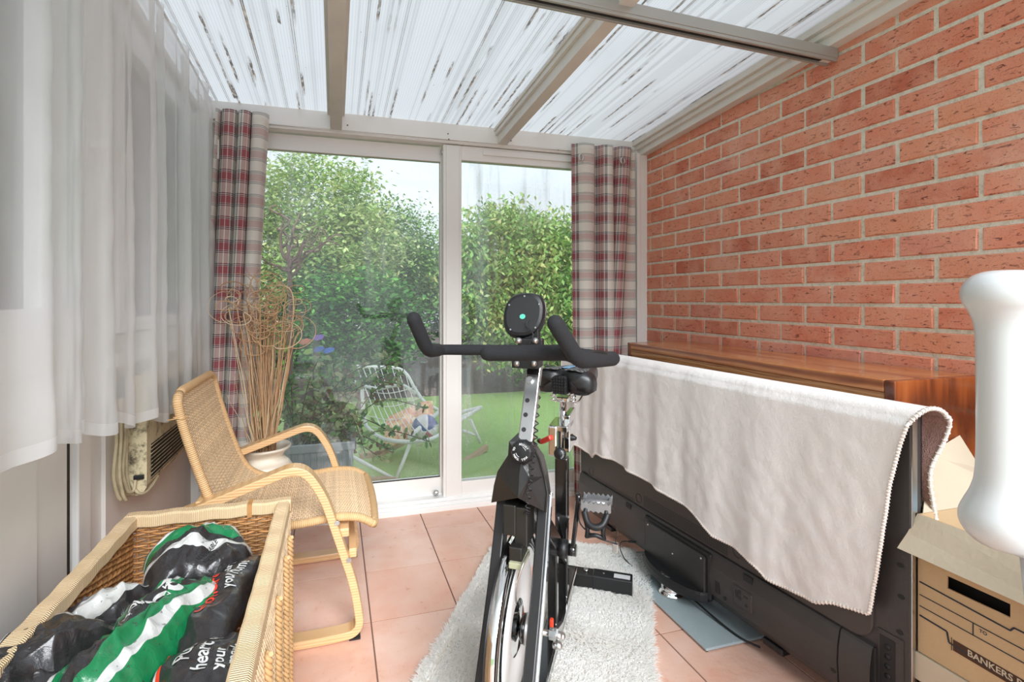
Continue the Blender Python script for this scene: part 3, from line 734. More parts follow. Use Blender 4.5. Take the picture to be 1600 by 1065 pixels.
# ================================================================== wicker trunk
def trunk():
    root = thing('wicker_trunk', 'open rectangular wicker trunk filled with plastic fuel sacks', 'basket', (-.33, 1.1, 0))
    x0, x1, y0, y1, H = -.515, -.145, .50, 1.575, .505
    base = sr(188, 136, 84); inn = sr(150, 98, 56); r_ = .0034; rows = int((H-.02)/.0072)
    def wall(name, A, B_, nrm, stakes, col, lo=0, side_detail=False):
        V = []; F = []; A = Vector(A); B_ = Vector(B_); nrm = Vector(nrm); m = stakes*4
        for k in range(lo, rows):
            z = .012+k*.0072; pts = []
            for i in range(m+1):
                t = i/m; p = A.lerp(B_, t); p.z = z+.0016*math.sin(PI*t*stakes*.5+k)
                pts.append(p+nrm*(.0042*math.sin(PI*t*stakes+PI*k)))
            strand(V, F, pts, r_, nrm, 5)
        T = shades(V, 5*(m+1), col, .62, 1.2, len(V))
        nb = len(V)
        for i in range(stakes+1):
            p = A.lerp(B_, (i+.5)/stakes) if i < stakes else A.lerp(B_, 1)
            strand(V, F, [Vector((p.x, p.y, z)) for z in np.linspace(.01, H-.01, 10)], .003, nrm, 5)
        T += shades(V[nb:], 50, sr(160, 108, 64), .8, 1.1, 2)
        return fast_mesh(name, V, F, M['cane'], root, smooth=True, attr=T)
    wall('end_panel', (x0, y1, 0), (x1, y1, 0), (0, 1, 0), 14, base)
    wall('end_panel', (x0, y0, 0), (x1, y0, 0), (0, 1, 0), 14, base)
    wall('side_panel', (x0, y0, 0), (x0, y1, 0), (1, 0, 0), 40, base)
    wall('side_panel', (x1, y0, 0), (x1, y1, 0), (1, 0, 0), 40, base)
    # pale outer skin of the long side: close upright weave with two braided bands
    V = []; F = []; xo = x1+.022
    for i in range(190):
        y = y0+(y1-y0)*(i+.5)/190
        pts = [Vector((xo+.0022*math.sin(PI*k*.5+PI*i), y+.0012*math.sin(k*1.3), .01+(H-.03)*k/60)) for k in range(61)]
        strand(V, F, pts, .0026, Vector((1, 0, 0)), 4)
    T = shades(V, 4*61, sr(236, 208, 170), .8, 1.1, 9)
    sk = fast_mesh('outer_skin', V, F, M['cane'], root, smooth=True, attr=T)
    b = MB(); b.box((x1+.008, y0, .01), (x1+.018, y1, H-.01)); b.box((x0-.004, y0, .004), (x1+.02, y1+.004, .016)); b.build('liner', M['wickerdark'], root)
    for yy in (1.475, 1.36, 1.18, 1.0, .82):
        br = MB()
        for ph in (0, 2*PI/3, 4*PI/3):
            br.tube([(xo+.009+.005*math.sin(2*PI*z/.035+ph), yy+.007*math.cos(2*PI*z/.035+ph), z) for z in np.linspace(.02, H-.05, 90)], .0046, 6)
        br.build('braid', M['wicker'], sk)
    # rim: flat, bound with split cane
    w, h = .036, .034
    for a, c, s_ in (((x0-.012, y1, H), (x1+.026, y1, H), (0, 1, 0)), ((x0, y0, H), (x0, y1+.0, H), (1, 0, 0)), ((x1+.006, y0, H), (x1+.006, y1+.0, H), (1, 0, 0)), ((x0-.012, y0, H), (x1+.026, y0, H), (0, 1, 0))):
        a = Vector(a); c = Vector(c); d = (c-a); n = max(2, int(d.length/.01)); b = MB(); s_ = Vector(s_); pr = [(-w/2, -h/2+.004), (-w/2+.004, -h/2), (w/2-.004, -h/2), (w/2, -h/2+.004), (w/2, h/2-.005), (w/2-.005, h/2), (-w/2+.005, h/2), (-w/2, h/2-.005)]
        V = []; U = []
        for i in range(n+1):
            p = a+d*(i/n)+Vector((0, 0, .0015*math.sin(i*.7)))
            for q, z in pr: V.append(p+s_*q+Vector((0, 0, z))); U.append((d.length*i/n, q))
        F = [(i*8+k, i*8+(k+1) % 8, (i+1)*8+(k+1) % 8, (i+1)*8+k) for i in range(n) for k in range(8)]+[tuple(range(8)), tuple(range(n*8, n*8+8))]
        b.add(V, F, False); b.uv = U; b.build('rim', M['rimwrap'], root)
    b = MB(); b.box((-.232, y1-.0195, H-.018), (-.220, y1+.0195, H+.0185)); b.build('rim_tie', M['wickerdark'], root)
    return root
trunk()
# ================================================================== fuel sacks in the trunk
GRN, WHT, BLK, RED = sr(18, 112, 66), sr(190, 190, 187), (.022, .020, .021), sr(200, 52, 34)
def mk_sack(name, stops, along=False, wob=.12, smear=.5):
    t = NT(name); u, v, _ = t.sep(t.uv()); p = t.obj()
    q = t.math('ADD', u if along else v, t.math('MULTIPLY', t.math('SUBTRACT', t.noise(t.comb(t.math('MULTIPLY', u, 2.5), t.math('MULTIPLY', v, 1.0)), 1.5, 2), .5), wob))
    c = t.ramp(q, stops, 'CONSTANT')
    s = t.math('MULTIPLY', t.math('SUBTRACT', t.noise(p, 26, 5, .7), .56, clamp=True), 2.2*smear, clamp=True)
    c = t.mix(s, c, sr(120, 118, 112)); s2 = t.math('MULTIPLY', t.math('GREATER_THAN', t.noise(p, 90, 3), .68), .6); c = t.mix(s2, c, (.03, .028, .028))
    nb = t.bump(t.noise(p, 38, 4, .6, .8), .006, .5)
    return t.done(t.pbr(c, .27, 0, nb, Coat_Weight=.3, Coat_Roughness=.12))
def sack(label, c, ax, L, W, T, seed, mat, texts=(), amp=.016, tilt=(0, 0), droop=0.0):
    c = Vector(c); a = Vector(ax).normalized(); b_ = Vector((-a.y, a.x, 0)).normalized(); n_ = Vector((0, 0, 1))
    a = (a+n_*tilt[0]).normalized(); b_ = (b_+n_*tilt[1]).normalized(); n_ = a.cross(b_).normalized()
    def surf(u, v, top=True):
        pu = max(0.0, 1-abs(u)**3.0); pv = max(0.0, 1-abs(v)**2.4)
        h = T*(pu**.55)*(pv**.55)
        # squash the outline a little and gather the ends
        wu = W*(1-.22*abs(u)**4)*(1+.10*fnoise(u*2, seed, 4)); lu = L*(1+.08*fnoise(v*2, seed, 9))
        k = (pu*pv)**.3
        x, y = u*lu, v*wu
        f1 = 1-abs(fnoise(x*7+seed, y*11, seed))*2; f2 = 1-abs(fnoise(x*17+seed*3, y*23+.35*fnoise(x*9, y*9), seed+7))*2; f3 = fnoise(x*40, y*52, seed)
        f4 = 1-abs(fnoise(x*13+y*15, (x-y)*24+seed, seed+3))*2.4; d = amp*(1.2*f1+.8*f2+.5*f4+.25*f3)*k
        z = (h+d) if top else (-.6*h)
        p = c+a*(x+.010*fnoise(y*14, seed, 2))+b_*(y+.010*fnoise(x*14, seed, 5))+n_*z
        p.z -= droop*u*u
        return p
    nu, nv = 110, 80; V = []; U = []; F = []
    for j in range(nv+1):
        for i in range(nu+1):
            u, v = -1+2*i/nu, -1+2*j/nv; V.append(surf(u, v)); U.append((i/nu, j/nv))
    F = [(j*(nu+1)+i, j*(nu+1)+i+1, (j+1)*(nu+1)+i+1, (j+1)*(nu+1)+i) for j in range(nv) for i in range(nu)]
    o0 = len(V); m1, m2 = 30, 24
    for j in range(m2+1):
        for i in range(m1+1):
            V.append(surf(-1+2*i/m1, -1+2*j/m2, False)); U.append((i/m1, j/m2))
    F += [(o0+j*(m1+1)+i, o0+(j+1)*(m1+1)+i, o0+(j+1)*(m1+1)+i+1, o0+j*(m1+1)+i+1) for j in range(m2) for i in range(m1)]
    root = thing('fuel_sack', label, 'sack', tuple(Vector((c.x, c.y, c.z-T*.6))), 'fuel sacks in the wicker trunk')
    m = MB(); m.add(V, F, True); m.uv = U; film = m.build('plastic_film', mat, root)
    e = .01
    for txt, size, u0, v0, col, rot in texts:
        vs, fs = text_mesh(txt, size, maxedge=size*.22, bold=size*.02); cr, sn = math.cos(rot), math.sin(rot); q = []
        for w in vs:
            x, y = w.x*cr-w.y*sn, w.x*sn+w.y*cr; u, v = u0+x/L, v0+y/W
            u = max(-.97, min(.97, u)); v = max(-.97, min(.97, v))
            p = surf(u, v); nn = (surf(u+e, v)-p).cross(surf(u, v+e)-p).normalized(); q.append(p+nn*.0012)
        t_ = MB(); t_.add(q, fs); t_.build('lettering', plain('print_'+txt.split()[0].lower()[:6], col, .4), film)
    return root
# green sack lying along the trunk, white band and black band
far = Vector((.10, .995, 0))
g1 = mk_sack('green_sack_print', [(0, GRN), (.13, WHT), (.23, GRN), (.37, BLK), (.56, GRN), (.70, WHT), (.78, GRN), (.90, BLK)])
g2 = mk_sack('green_sack_top_print', [(0, BLK), (.30, WHT), (.42, BLK), (.55, GRN), (.72, WHT), (.80, GRN)], along=False, wob=.2)
k1 = mk_sack('black_sack_print', [(0, BLK), (.80, RED), (.84, WHT), (.87, BLK)], wob=.1, smear=.35)
k2 = mk_sack('grey_white_sack_print', [(0, BLK), (.30, WHT), (.72, (.10, .09, .095)), (.85, BLK)], wob=.25)
k3 = mk_sack('black_sack_plain', [(0, BLK), (.86, WHT), (.90, BLK)], wob=.2, smear=.4)
def sp(px, py, z): return atZ(px, py, z)
p = sp(246, 985, .47)
sack('green plastic fuel sack with white bands and black stripe, largest in the wicker trunk', (p.x-.028, p.y, .405), (.42, .91, 0), .205, .092, .082, 2.3, g1,
     (('me', .060, .30, -.12, WHT, 0), ('you', .030, .02, -.02, WHT, 0), ('el', .030, -.20, .02, GRN, 0)), .017, (.06, -.12))
p = sp(312, 868, .47)
sack('green and black sack top bunched against the far end of the wicker trunk', (p.x, p.y-.005, .435), (.95, .30, 0), .112, .095, .075, 5.1, g2, (('RENEWABLE', .012, .05, -.45, BLK, .9), ('SAVING', .012, .1, -.62, BLK, .9)), .014, (-.1, .05))
p = sp(368, 945, .44)
sack('black fuel sack with orange and white lettering along the right inside of the trunk', (p.x-.022, p.y, .435), (.10, .99, 0), .175, .060, .046, 8.4, k1,
     (('Homefires', .032, -.08, -.10, RED, 0), ('are', .026, .52, -.12, WHT, 0), ('your home', .027, .26, -.56, WHT, 0)), .008, (0, -.5))
p = sp(316, 1068, .43)
sack('black fuel sack reading Put and heart, nearest the right rim of the trunk', (p.x, p.y-.03, .415), (.10, .99, 0), .12, .085, .055, 3.7, k1,
     (('Put', .032, .30, .22, WHT, 0), ('heart of', .030, .30, -.12, WHT, 0), ('your', .024, .10, -.42, WHT, 0), ('market', .024, .3, -.66, WHT, 0)), .010, (0, -.1))
p = sp(135, 968, .45)
sack('white and grey sack with crumpled black edges beside the left trunk rim', (p.x, p.y+.005, .395), (.45, .9, 0), .150, .075, .060, 6.6, k2, (), .016, (.05, .1))
p = sp(75, 1035, .45)
sack('dark sack with small white and green print beside the near end of the green sack', (p.x, p.y-.03, .40), (.5, .86, 0), .125, .085, .060, 9.2, k1,
     (('Sol', .026, .1, -.25, GRN, .2), ('000', .020, -.5, .3, WHT, .2), ('smokeless fuel', .018, -.15, .05, WHT, .2)), .014, (0, 0))
p = sp(22, 1005, .50)
sack('plain glossy black sack draped over the left trunk rim', (p.x+.03, p.y-.02, .445), (.55, .84, 0), .120, .070, .060, 12.5, k3, (), .015, (.05, .12))
# ================================================================== wall heater with its flex
def heater():
    root = thing('wall_heater', 'beige wall-mounted convector heater with louvred grille under the net curtain', 'heater', (-.60, 2.1, .51))
    hm = NT('yellowed_enamel'); q = hm.obj(); zz = hm.sep(q)[2]
    n = hm.noise(q, 30, 5, .7); low = hm.math('MULTIPLY', hm.math('SUBTRACT', .62, zz, clamp=True), 9.0, clamp=True)
    g = hm.math('MULTIPLY', hm.math('SUBTRACT', n, .50, clamp=True), 5.0, clamp=True)
    c = hm.mix(hm.math('MULTIPLY', g, low), sr(214, 200, 164), sr(70, 58, 44)); hm.done(hm.pbr(c, .4)); mat = hm.m
    y0, y1, xb, xf, z0, z1 = 1.778, 2.50, -.595, -.546, .508, .860
    b = MB()
    prof = [(xb, z0), (xf-.012, z0), (xf, z0+.02), (xf, z1-.03), (xf-.015, z1), (xb, z1)]
    b.add([(x, y, z) for y in (y0, y1) for x, z in prof], [tuple(range(6)), tuple(range(6, 12))[::-1]]+[(k, (k+1) % 6, 6+(k+1) % 6, 6+k) for k in range(6)])
    body = b.build('casing', mat, root, bevel=.004)
    b = MB(); b.box((XL, y0+.004, z0+.01), (xb, y1-.004, z1-.01)); b.build('back_plate', plain('blue_grey_enamel', sr(118, 132, 136), .5), root)
    dk = MB(); dk.box((xf-.004, y0+.05, z0+.026), (xf+.0004, y1-.05, z0+.135)); dk.box((xf-.004, y0+.05, z1-.12), (xf+.0004, y1-.05, z1-.04)); dk.build('grille_recess', M['dark'], body)
    for zz_ in list(np.linspace(z0+.032, z0+.130, 9))+list(np.linspace(z1-.113, z1-.047, 6)):
        s = MB(); s.add([(xf-.002, y, zz_+dz) for y in (y0+.05, y1-.05) for dz in (-.003,)]+[(xf+.004, y, zz_+.004) for y in (y0+.05, y1-.05)]+[(xf+.004, y, zz_+.0015) for y in (y0+.05, y1-.05)]+[(xf-.002, y, zz_-.0055) for y in (y0+.05, y1-.05)],
                        [(0, 1, 3, 2), (2, 3, 5, 4), (4, 5, 7, 6), (6, 7, 1, 0), (0, 2, 4, 6), (1, 7, 5, 3)])
        s.build('louvre', mat, body)
    cm = plain('dirty_flex', sr(186, 172, 140), .6, 0, .35, 40)
    b = MB(); b.box((-.575, y0-.010, z0+.045), (-.548, y0, z0+.058), .002); b.build('flex_clip', M['blackplastic'], root)
    for k in range(6):
        y = 1.690+.013*k+.004*math.sin(k*2.1); x = -.598+.008*(k % 2); b = MB(); lo = .520-.008*math.sin(k*1.7)
        pts = [(x, y+.012*math.sin(k), .80), (x+.006, y+.006*math.cos(k*2), .70), (x+.004, y-.008+.006*math.sin(k*3), .60), (x+.008, y+.006, lo+.02), (x+.012, y+.016, lo)]
        if k > 2: pts += [(x+.018, y+.035, lo-.002), (x+.020, y+.045, lo+.03)]
        b.tube(spline(pts, 8), .0048, 8, round_end=True); b.build('flex', cm, root)
    b = MB(); b.tube(spline([(-.585, 1.775, .55), (-.57, 1.768, .525), (-.558, 1.77, .512), (-.55, 1.79, .507), (-.545, 1.83, .512), (-.548, 1.9, .52)], 8), .0048, 8); b.build('flex', cm, root)
    b = MB(); b.cyl((XL, 1.73, .80), (-.585, 1.73, .80), .006, n=10); b.build('hook', M['steel'], root)
heater()
# ================================================================== pot of dried twigs
def pot():
    root = thing('ceramic_pot', 'cream ceramic pot with flared rim holding dried twigs behind the armchair', 'pot', (-.295, 2.425, 0))
    prof = [(.0, 0), (.075, 0), (.085, .01), (.110, .10), (.126, .20), (.130, .28), (.124, .345), (.104, .385), (.084, .402), (.080, .415), (.092, .432), (.108, .445), (.112, .452), (.108, .457), (.096, .450), (.078, .430), (.070, .41), (.07, .38), (0, .375)]
    pr = []
    sp_ = spline([(r_, 0, z) for r_, z in prof], 3)
    cm = NT('cream_glaze'); q = cm.obj(); z = cm.sep(q)[2]
    w = cm.n('ShaderNodeTexWave', wave_type='BANDS', bands_direction='Z'); cm.l(cm.map(q, (1, 1, 1), rot=(.25, .1, 0)), w.inputs[0]); w.inputs['Scale'].default_value = 9; w.inputs['Distortion'].default_value = 2.2
    cm.done(cm.pbr(cm.mix(w.outputs[1], sr(226, 214, 194), sr(240, 232, 216)), .5, 0, cm.bump(w.outputs[1], .004)))
    b = MB(); b.lathe([(max(0, p.x), p.z) for p in sp_], (-.295, 2.425, 0), n=48); b.build('body', cm.m, root)
pot()
tw = [plain('twig_bark', sr(196, 158, 120), .7, 0, .2, 60), plain('twig_pale', sr(216, 192, 158), .7, 0, .2, 60), plain('twig_brown', sr(172, 130, 94), .7, 0, .2, 60)]
def twig(k, rr, label=None):
    a = rr.uniform(0, 2*PI); r0 = .045*math.sqrt(rr.random()); base = Vector((-.295+r0*math.cos(a), 2.425+r0*math.sin(a), .385))
    # lean outwards; stay between the wall and the curtain
    tx = rr.gauss(.004, .034) + .3*r0*math.cos(a); ty = rr.gauss(-.03, .014)+.18*r0*math.sin(a)
    Hh = rr.uniform(.50, .74) if k % 5 < 3 else rr.uniform(.30, .68); pts = [base]; n = 7; jx = jy = 0
    for i in range(1, n+1):
        s = i/n; jx += rr.gauss(0, .004); jy += rr.gauss(0, .003)
        pts.append(base+Vector((tx*s*1.6+jx, ty*s*1.4+jy, Hh*s)))
    if k % 5 < 3:     # curly tip
        Hh2 = rr.uniform(.02, .10); R_ = rr.uniform(.025, .060); th = rr.uniform(0, 2*PI); nl = rr.uniform(.8, 1.7); m = int(16*nl); tilt = rr.uniform(-.7, .7); c0 = pts[-1]
        dirx = rr.choice((-1, 1))
        for i in range(1, m+1):
            q = 2*PI*nl*i/m*dirx
            off = Vector((R_*(math.cos(th+q)-math.cos(th)), .35*R_*(math.sin(th+q)-math.sin(th))*1.0, .75*R_*(math.sin(th+q)-math.sin(th))*math.cos(tilt)+Hh2*i/m))
            pts.append(c0+off+Vector((.015*i/m*dirx, 0, 0)))
    for q in pts:
        q.y = min(q.y, 2.515); q.x = max(q.x, -.505)
    pts = spline(pts, 3); r1 = rr.uniform(.0016, .0030)
    b = MB(); b.tube(pts, [r1*(1-.6*i/len(pts)) for i in range(len(pts))], 6)
    o = b.build('dried_twig', tw[rr.choice((0, 0, 1, 2, 0))], None, loc=tuple(base))
    tag(o, label or 'brown dried willow twig standing in the cream pot behind the armchair', 'twig', 'dried willow twigs in the cream pot')
rr = random.Random(11)
for k in range(88): twig(k, rr)
for pts in ([(-.262, 2.44, .39), (-.245, 2.42, .52), (-.222, 2.41, .68), (-.195, 2.40, .84), (-.178, 2.40, .97), (-.172, 2.40, 1.08), (-.19, 2.395, 1.14), (-.24, 2.39, 1.15), (-.27, 2.39, 1.11)],):
    b = MB(); q = spline(pts, 8); b.tube(q, .0028, 6); o = b.build('dried_twig', tw[1], None, loc=pts[0])
    tag(o, 'longest pale twig leaning right out of the cream pot against the door glass', 'twig', 'dried willow twigs in the cream pot')
# ================================================================== exercise bike
BA = R(33.9); BX0, BY0 = .42, 1.14
def bk(px, py, yl, dx=0):
    """point of the bike (own axes: x right, y back, z up) seen at px,py on the cross plane y = yl"""
    d = ray(px, py); n = Vector((math.sin(BA), math.cos(BA), 0)); o = Vector((BX0, BY0, 0))
    k = (o.dot(n)+yl)/d.dot(n); p = d*k+Vector((0, 0, EYE)); q = p-o
    return Vector((q.x*math.cos(BA)-q.y*math.sin(BA)+dx, yl, p.z))
def bike():
    root = thing('exercise_bike', 'black and chrome spinning exercise bike standing on the white shaggy rug', 'exercise bike', (BX0, BY0, 0))
    root.rotation_euler = (0, 0, -BA); root['_abs'] = [0, 0, 0]
    K, CH, PL, FO = M['black'], M['chrome'], M['blackplastic'], M['foam']
    glossk = plain('gloss_black', (.008, .0075, .0075), .16, 0, 0, 1, 0, 1, Coat_Weight=.6, Coat_Roughness=.06)
    def part(mb, name, mat, parent=root, **k): return mb.build(name, mat, parent, **k)
    # base rail, stabilisers
    b = MB(); b.bar((0, -.32, .048), (0, .80, .048), .050, .045, bev=.004); rail = part(b, 'base_rail', glossk)
    b = MB(); b.bar((.026, -.32, .066), (.026, .80, .066), .004, .006); part(b, 'chrome_edge', CH, rail)
    for yl, x0, x1 in ((.795, -.235, .225), (-.32, -.26, .26)):
        b = MB(); b.box((x0, yl-.028, .012), (x1, yl+.028, .064), .004); st = part(b, 'stabilizer', K)
        b = MB(); b.box((x1-.14, yl-.0295, .0105), (x1+.004, yl+.0295, .0655), .004); b.box((x1-.05, yl-.02, .008), (x1-.012, yl+.02, .0115)); part(b, 'end_cap', PL, st)
        b = MB(); b.box((x0-.004, yl-.0295, .0105), (x0+.05, yl+.0295, .0655), .004); b.box((x0+.012, yl-.02, .008), (x0+.05, yl+.02, .0115)); part(b, 'end_cap', PL, st)
        if yl > 0:
            b = MB(); b.box((x1-.062, yl-.018, .0652), (x1-.004, yl+.010, .0662)); part(b, 'sticker', M['white'], st)
            b = MB(); b.cyl((.06, yl, .064), (.06, yl, .072), .009, n=12); part(b, 'bolt', M['steel'], st)
            b = MB(); b.cyl((x1-.10, yl, .0655), (x1-.10, yl, .0675), .004, n=10); part(b, 'bolt', M['steel'], st)
    # fork
    for s in (-1, 1):
        b = MB(); pts = [(.05*s, .040, .625), (.05*s, -.03, .46), (.05*s, -.16, .235), (.05*s, -.30, .06)]
        b.sweep(fillet(pts, .08, 6), [(-.0125, -.022), (.0125, -.022), (.0125, .022), (-.0125, .022)], (1, 0, 0)); f = part(b, 'fork_leg', K, bevel=.003)
        b = MB(); b.sweep([(p[0]+.0135*s, p[1]+.012, p[2]) for p in fillet(pts, .08, 6)], [(-.001, -.008), (.002, -.008), (.002, .008), (-.001, .008)], (1, 0, 0)); part(b, 'trim_strip', CH, f)
        b = MB(); p = bk(756 if s < 0 else 848, 978 if s < 0 else 830, -.13 if s < 0 else .02)
        b.cyl((.05*s, -.104, .30), (.05*s, -.101, .305), .003, n=8); part(b, 'screw_head', M['steel'], f)
    # flywheel
    c = Vector((-.021, .03, .30)); RR = .215
    b = MB(); b.lathe([(.0, -.010), (.05, -.010), (.06, -.004), (.165, -.004), (.17, -.0135), (RR-.004, -.0135), (RR, -.010), (RR, .010), (RR-.004, .0135), (.17, .0135), (.165, .004), (.06, .004), (.05, .010), (0, .010)], c, (1, 0, 0), 72)
    fw = part(b, 'flywheel', CH)
    b = MB(); b.lathe([(.062, .0042), (.163, .0042), (.163, .0052), (.062, .0052)], c, (1, 0, 0), 64, cap=False); part(b, 'disc_face', plain('alloy_reflection', (.86, .86, .85), .45, .1), fw)  # pale disc colour stands in for the rug reflected in the metal
    b = MB(); b.lathe([(RR+.0005, -.0145), (RR+.0005, -.0125), (RR-.02, -.0148)], c, (1, 0, 0), 64, cap=False); b.lathe([(RR-.006, .0138), (RR+.0008, .0100), (RR+.0008, .0135)], c, (1, 0, 0), 64, cap=False); part(b, 'wheel_edge', K, fw)
    b = MB(); b.lathe([(.006, .004), (.008, .012), (.024, .014), (.033, .020), (.036, .030), (.036, .056), (.030, .058)], c, (1, 0, 0), 28); hb = part(b, 'hub', glossk)
    b = MB(); b.lathe([(.0365, .030), (.037, .032), (.037, .037), (.0365, .039)], c, (1, 0, 0), 28, cap=False); part(b, 'hub_ring', M['steel'], hb)
    b = MB(); b.cyl((-.075, .03, .30), (.075, .03, .30), .007, n=12); b.cyl((.062, .03, .30), (.078, .03, .30), .013, n=6, smooth=False); b.cyl((-.078, .03, .30), (-.062, .03, .30), .013, n=6, smooth=False); part(b, 'axle', M['steel'])
    # chain tensioner nuts low on the right
    b = MB()
    for p in (bk(841, 986, .05), bk(858, 990, .10), bk(846, 1003, .05)):
        b.lathe([(.003, -.012), (.009, -.010), (.0095, 0), (.009, .008), (.004, .011)], (.078, p.y, p.z), (1, 0, 0), 14); 
    b.bar((.076, .04, .30), (.076, .12, .27), .010, .014); part(b, 'tension_bolt', M['steel'])
    # frame tubes
    b = MB(); b.bar((0, .055, .60), (0, .43, .325), .045, .05, bev=.006); b.bar((0, .43, .325), (0, .60, .20), .04, .045, bev=.005); part(b, 'main_tube', glossk)
    b = MB(); b.bar((0, .425, .31), (0, .425, .06), .030, .034, up=(0, 1, 0), bev=.004); part(b, 'down_post', glossk)
    b = MB(); b.bar((0, .60, .548), (0, .60, .055), .044, .040, up=(0, 1, 0), bev=.005); stube = part(b, 'seat_tube', glossk)
    b = MB(); b.add([(-.010, .57, .50-.15), (.030, .57, .35), (.010, .57, .275), (-.010, .59, .35), (.030, .59, .35), (.010, .59, .275)], [(0, 1, 2), (5, 4, 3), (0, 3, 4, 1), (1, 4, 5, 2), (2, 5, 3, 0)]); part(b, 'glint_wedge', CH, stube)  # chrome wedge added to imitate a reflection on the seat tube
    # bottom bracket, cranks, pedals
    b = MB(); b.cyl((-.05, .42, .317), (.022, .42, .317), .024, n=24); b.cyl((.022, .42, .317), (.046, .42, .317), .028, n=28); part(b, 'bottom_bracket', PL)
    for s in (1, -1):
        z1 = .317+.165*s; x0 = .062*s; x1 = .080*s
        b = MB(); b.cyl((x0-.012*s, .42, .317), (x0+.012*s, .42, .317), .018, n=18); b.bar((x0, .42, .317), (x1, .42, z1), .013, .022, up=(0, 1, 0), bev=.003); b.cyl((x1-.008*s, .42, z1), (x1+.008*s, .42, z1), .013, n=16)
        cr = part(b, 'crank_arm', glossk)
        b = MB()
        xa, xb = x1+.012*s, x1+.100*s; lo, hi = min(xa, xb), max(xa, xb); zp = z1-.012
        for yy in (-.034, .034):
            n = 12; V = []
            for k in range(n+1):
                x = lo+(hi-lo)*k/n; w = .004*math.cos(k*PI)
                V += [(x, .42+yy-.004, zp-.012+w*.6), (x, .42+yy-.004, zp+.014+w), (x, .42+yy+.004, zp+.014+w), (x, .42+yy+.004, zp-.012+w*.6)]
            F = [(4*k+i, 4*k+(i+1) % 4, 4*k+4+(i+1) % 4, 4*k+4+i) for k in range(n) for i in range(4)]+[(0, 1, 2, 3), (4*n+3, 4*n+2, 4*n+1, 4*n)]; b.add(V, F)
        b.box((lo, .386, zp-.010), (lo+.010, .454, zp+.010), .002); b.box((hi-.010, .386, zp-.010), (hi, .454, zp+.010), .002); b.cyl((lo-.01, .42, zp), (hi, .42, zp), .011, n=14)
        pd = part(b, 'pedal', plain('dull_alloy', (.36, .37, .38), .38, .8, .2, 40))
        if s > 0:
            cx = (lo+hi)/2; b = MB()
            # toe cage hanging below the upturned pedal
            for xx in (cx-.030, cx+.030):
                b.tube(spline([(xx, .386, zp-.006), (xx*1.0, .375, zp-.03), (cx+(xx-cx)*.75, .365, zp-.058), (cx+(xx-cx)*.85, .372, zp-.085)], 6), .0065, 8)
            b.tube(spline([(cx-.034, .384, zp-.016), (cx-.022, .366, zp-.040), (cx, .360, zp-.048), (cx+.022, .366, zp-.040), (cx+.034, .384, zp-.016)], 8), .010, 8)
            b.tube(spline([(cx-.026, .372, zp-.083), (cx, .366, zp-.074), (cx+.026, .372, zp-.083)], 6), .0065, 8); part(b, 'toe_cage', PL, pd)
            b = MB(); b.sweep(spline([(hi-.002, .40, zp+.008), (hi+.012, .398, zp-.02), (hi+.016, .396, zp-.06), (hi+.012, .394, zp-.105)], 6), [(-.006, -.001), (.006, -.001), (.006, .001), (-.006, .001)], (0, 1, 0))
            b.tube(spline([(lo-.006, .40, zp-.0), (lo-.002, .38, zp-.05), (cx, .368, zp-.078), (hi, .37, zp-.090), (hi+.018, .385, zp-.100)], 8), .0022, 6); part(b, 'strap', PL, pd)
            b = MB(); b.box((hi+.004, .386, zp-.128), (hi+.020, .400, zp-.100), .002); part(b, 'buckle', M['steel'], pd)
    # head: brake housing under the cover
    b = MB(); b.box((-.030, -.05, .555), (.0, .03, .625), .003); b.box((-.005, -.045, .53), (.026, .03, .62), .003); b.box((-.012, -.065, .505), (.018, -.005, .538), .003); part(b, 'brake_housing', plain('dark_olive_metal', (.014, .013, .011), .4))
    b = MB(); b.box((-.010, -.075, .494), (.022, .0, .508), .002); part(b, 'brake_pad', plain('pale_felt', sr(160, 160, 130), .9))
    b = MB(); b.tube(spline([(.030, -.05, .525), (.024, -.085, .51), (.012, -.09, .47), (.008, -.08, .42)], 6), .0022, 6); part(b, 'brake_cable', M['steel'])
    # faceted cover over the head
    q = lambda x, y, yl: bk(760+x/6.656, 640+y/6.656, yl)
    P = dict(At=q(235, 330, -.035), Am=q(225, 470, -.035), A2=q(355, 545, -.058), A3=q(432, 560, -.052), Bl=q(78, 780, -.015), Bm=q(205, 780, -.050), Br=q(447, 700, -.066), Bi=q(440, 790, -.06),
             Cl=q(50, 965, -.010), Cc=q(325, 915, -.080), Cr=q(612, 1060, -.020), Ri=q(372, 918, -.072), R1=q(632, 860, .0), R2=q(600, 690, .005), R3=q(545, 500, .0), Rt=q(470, 330, -.02), Mid=q(115, 640, -.025),
             D1=q(672, 870, .10), D2=q(640, 640, .10), D3=q(600, 470, .10), Dt=q(500, 330, .07), Db=q(655, 1010, .10))
    for nme, src, dx in (('El', 'Cl', .012), ('Em', 'Bl', .012), ('Eu', 'Am', .006), ('Et', 'At', .002)):
        v = P[src].copy(); v.y += .11; v.x += dx; P[nme] = v
    ks = list(P); ix = {k: i for i, k in enumerate(ks)}
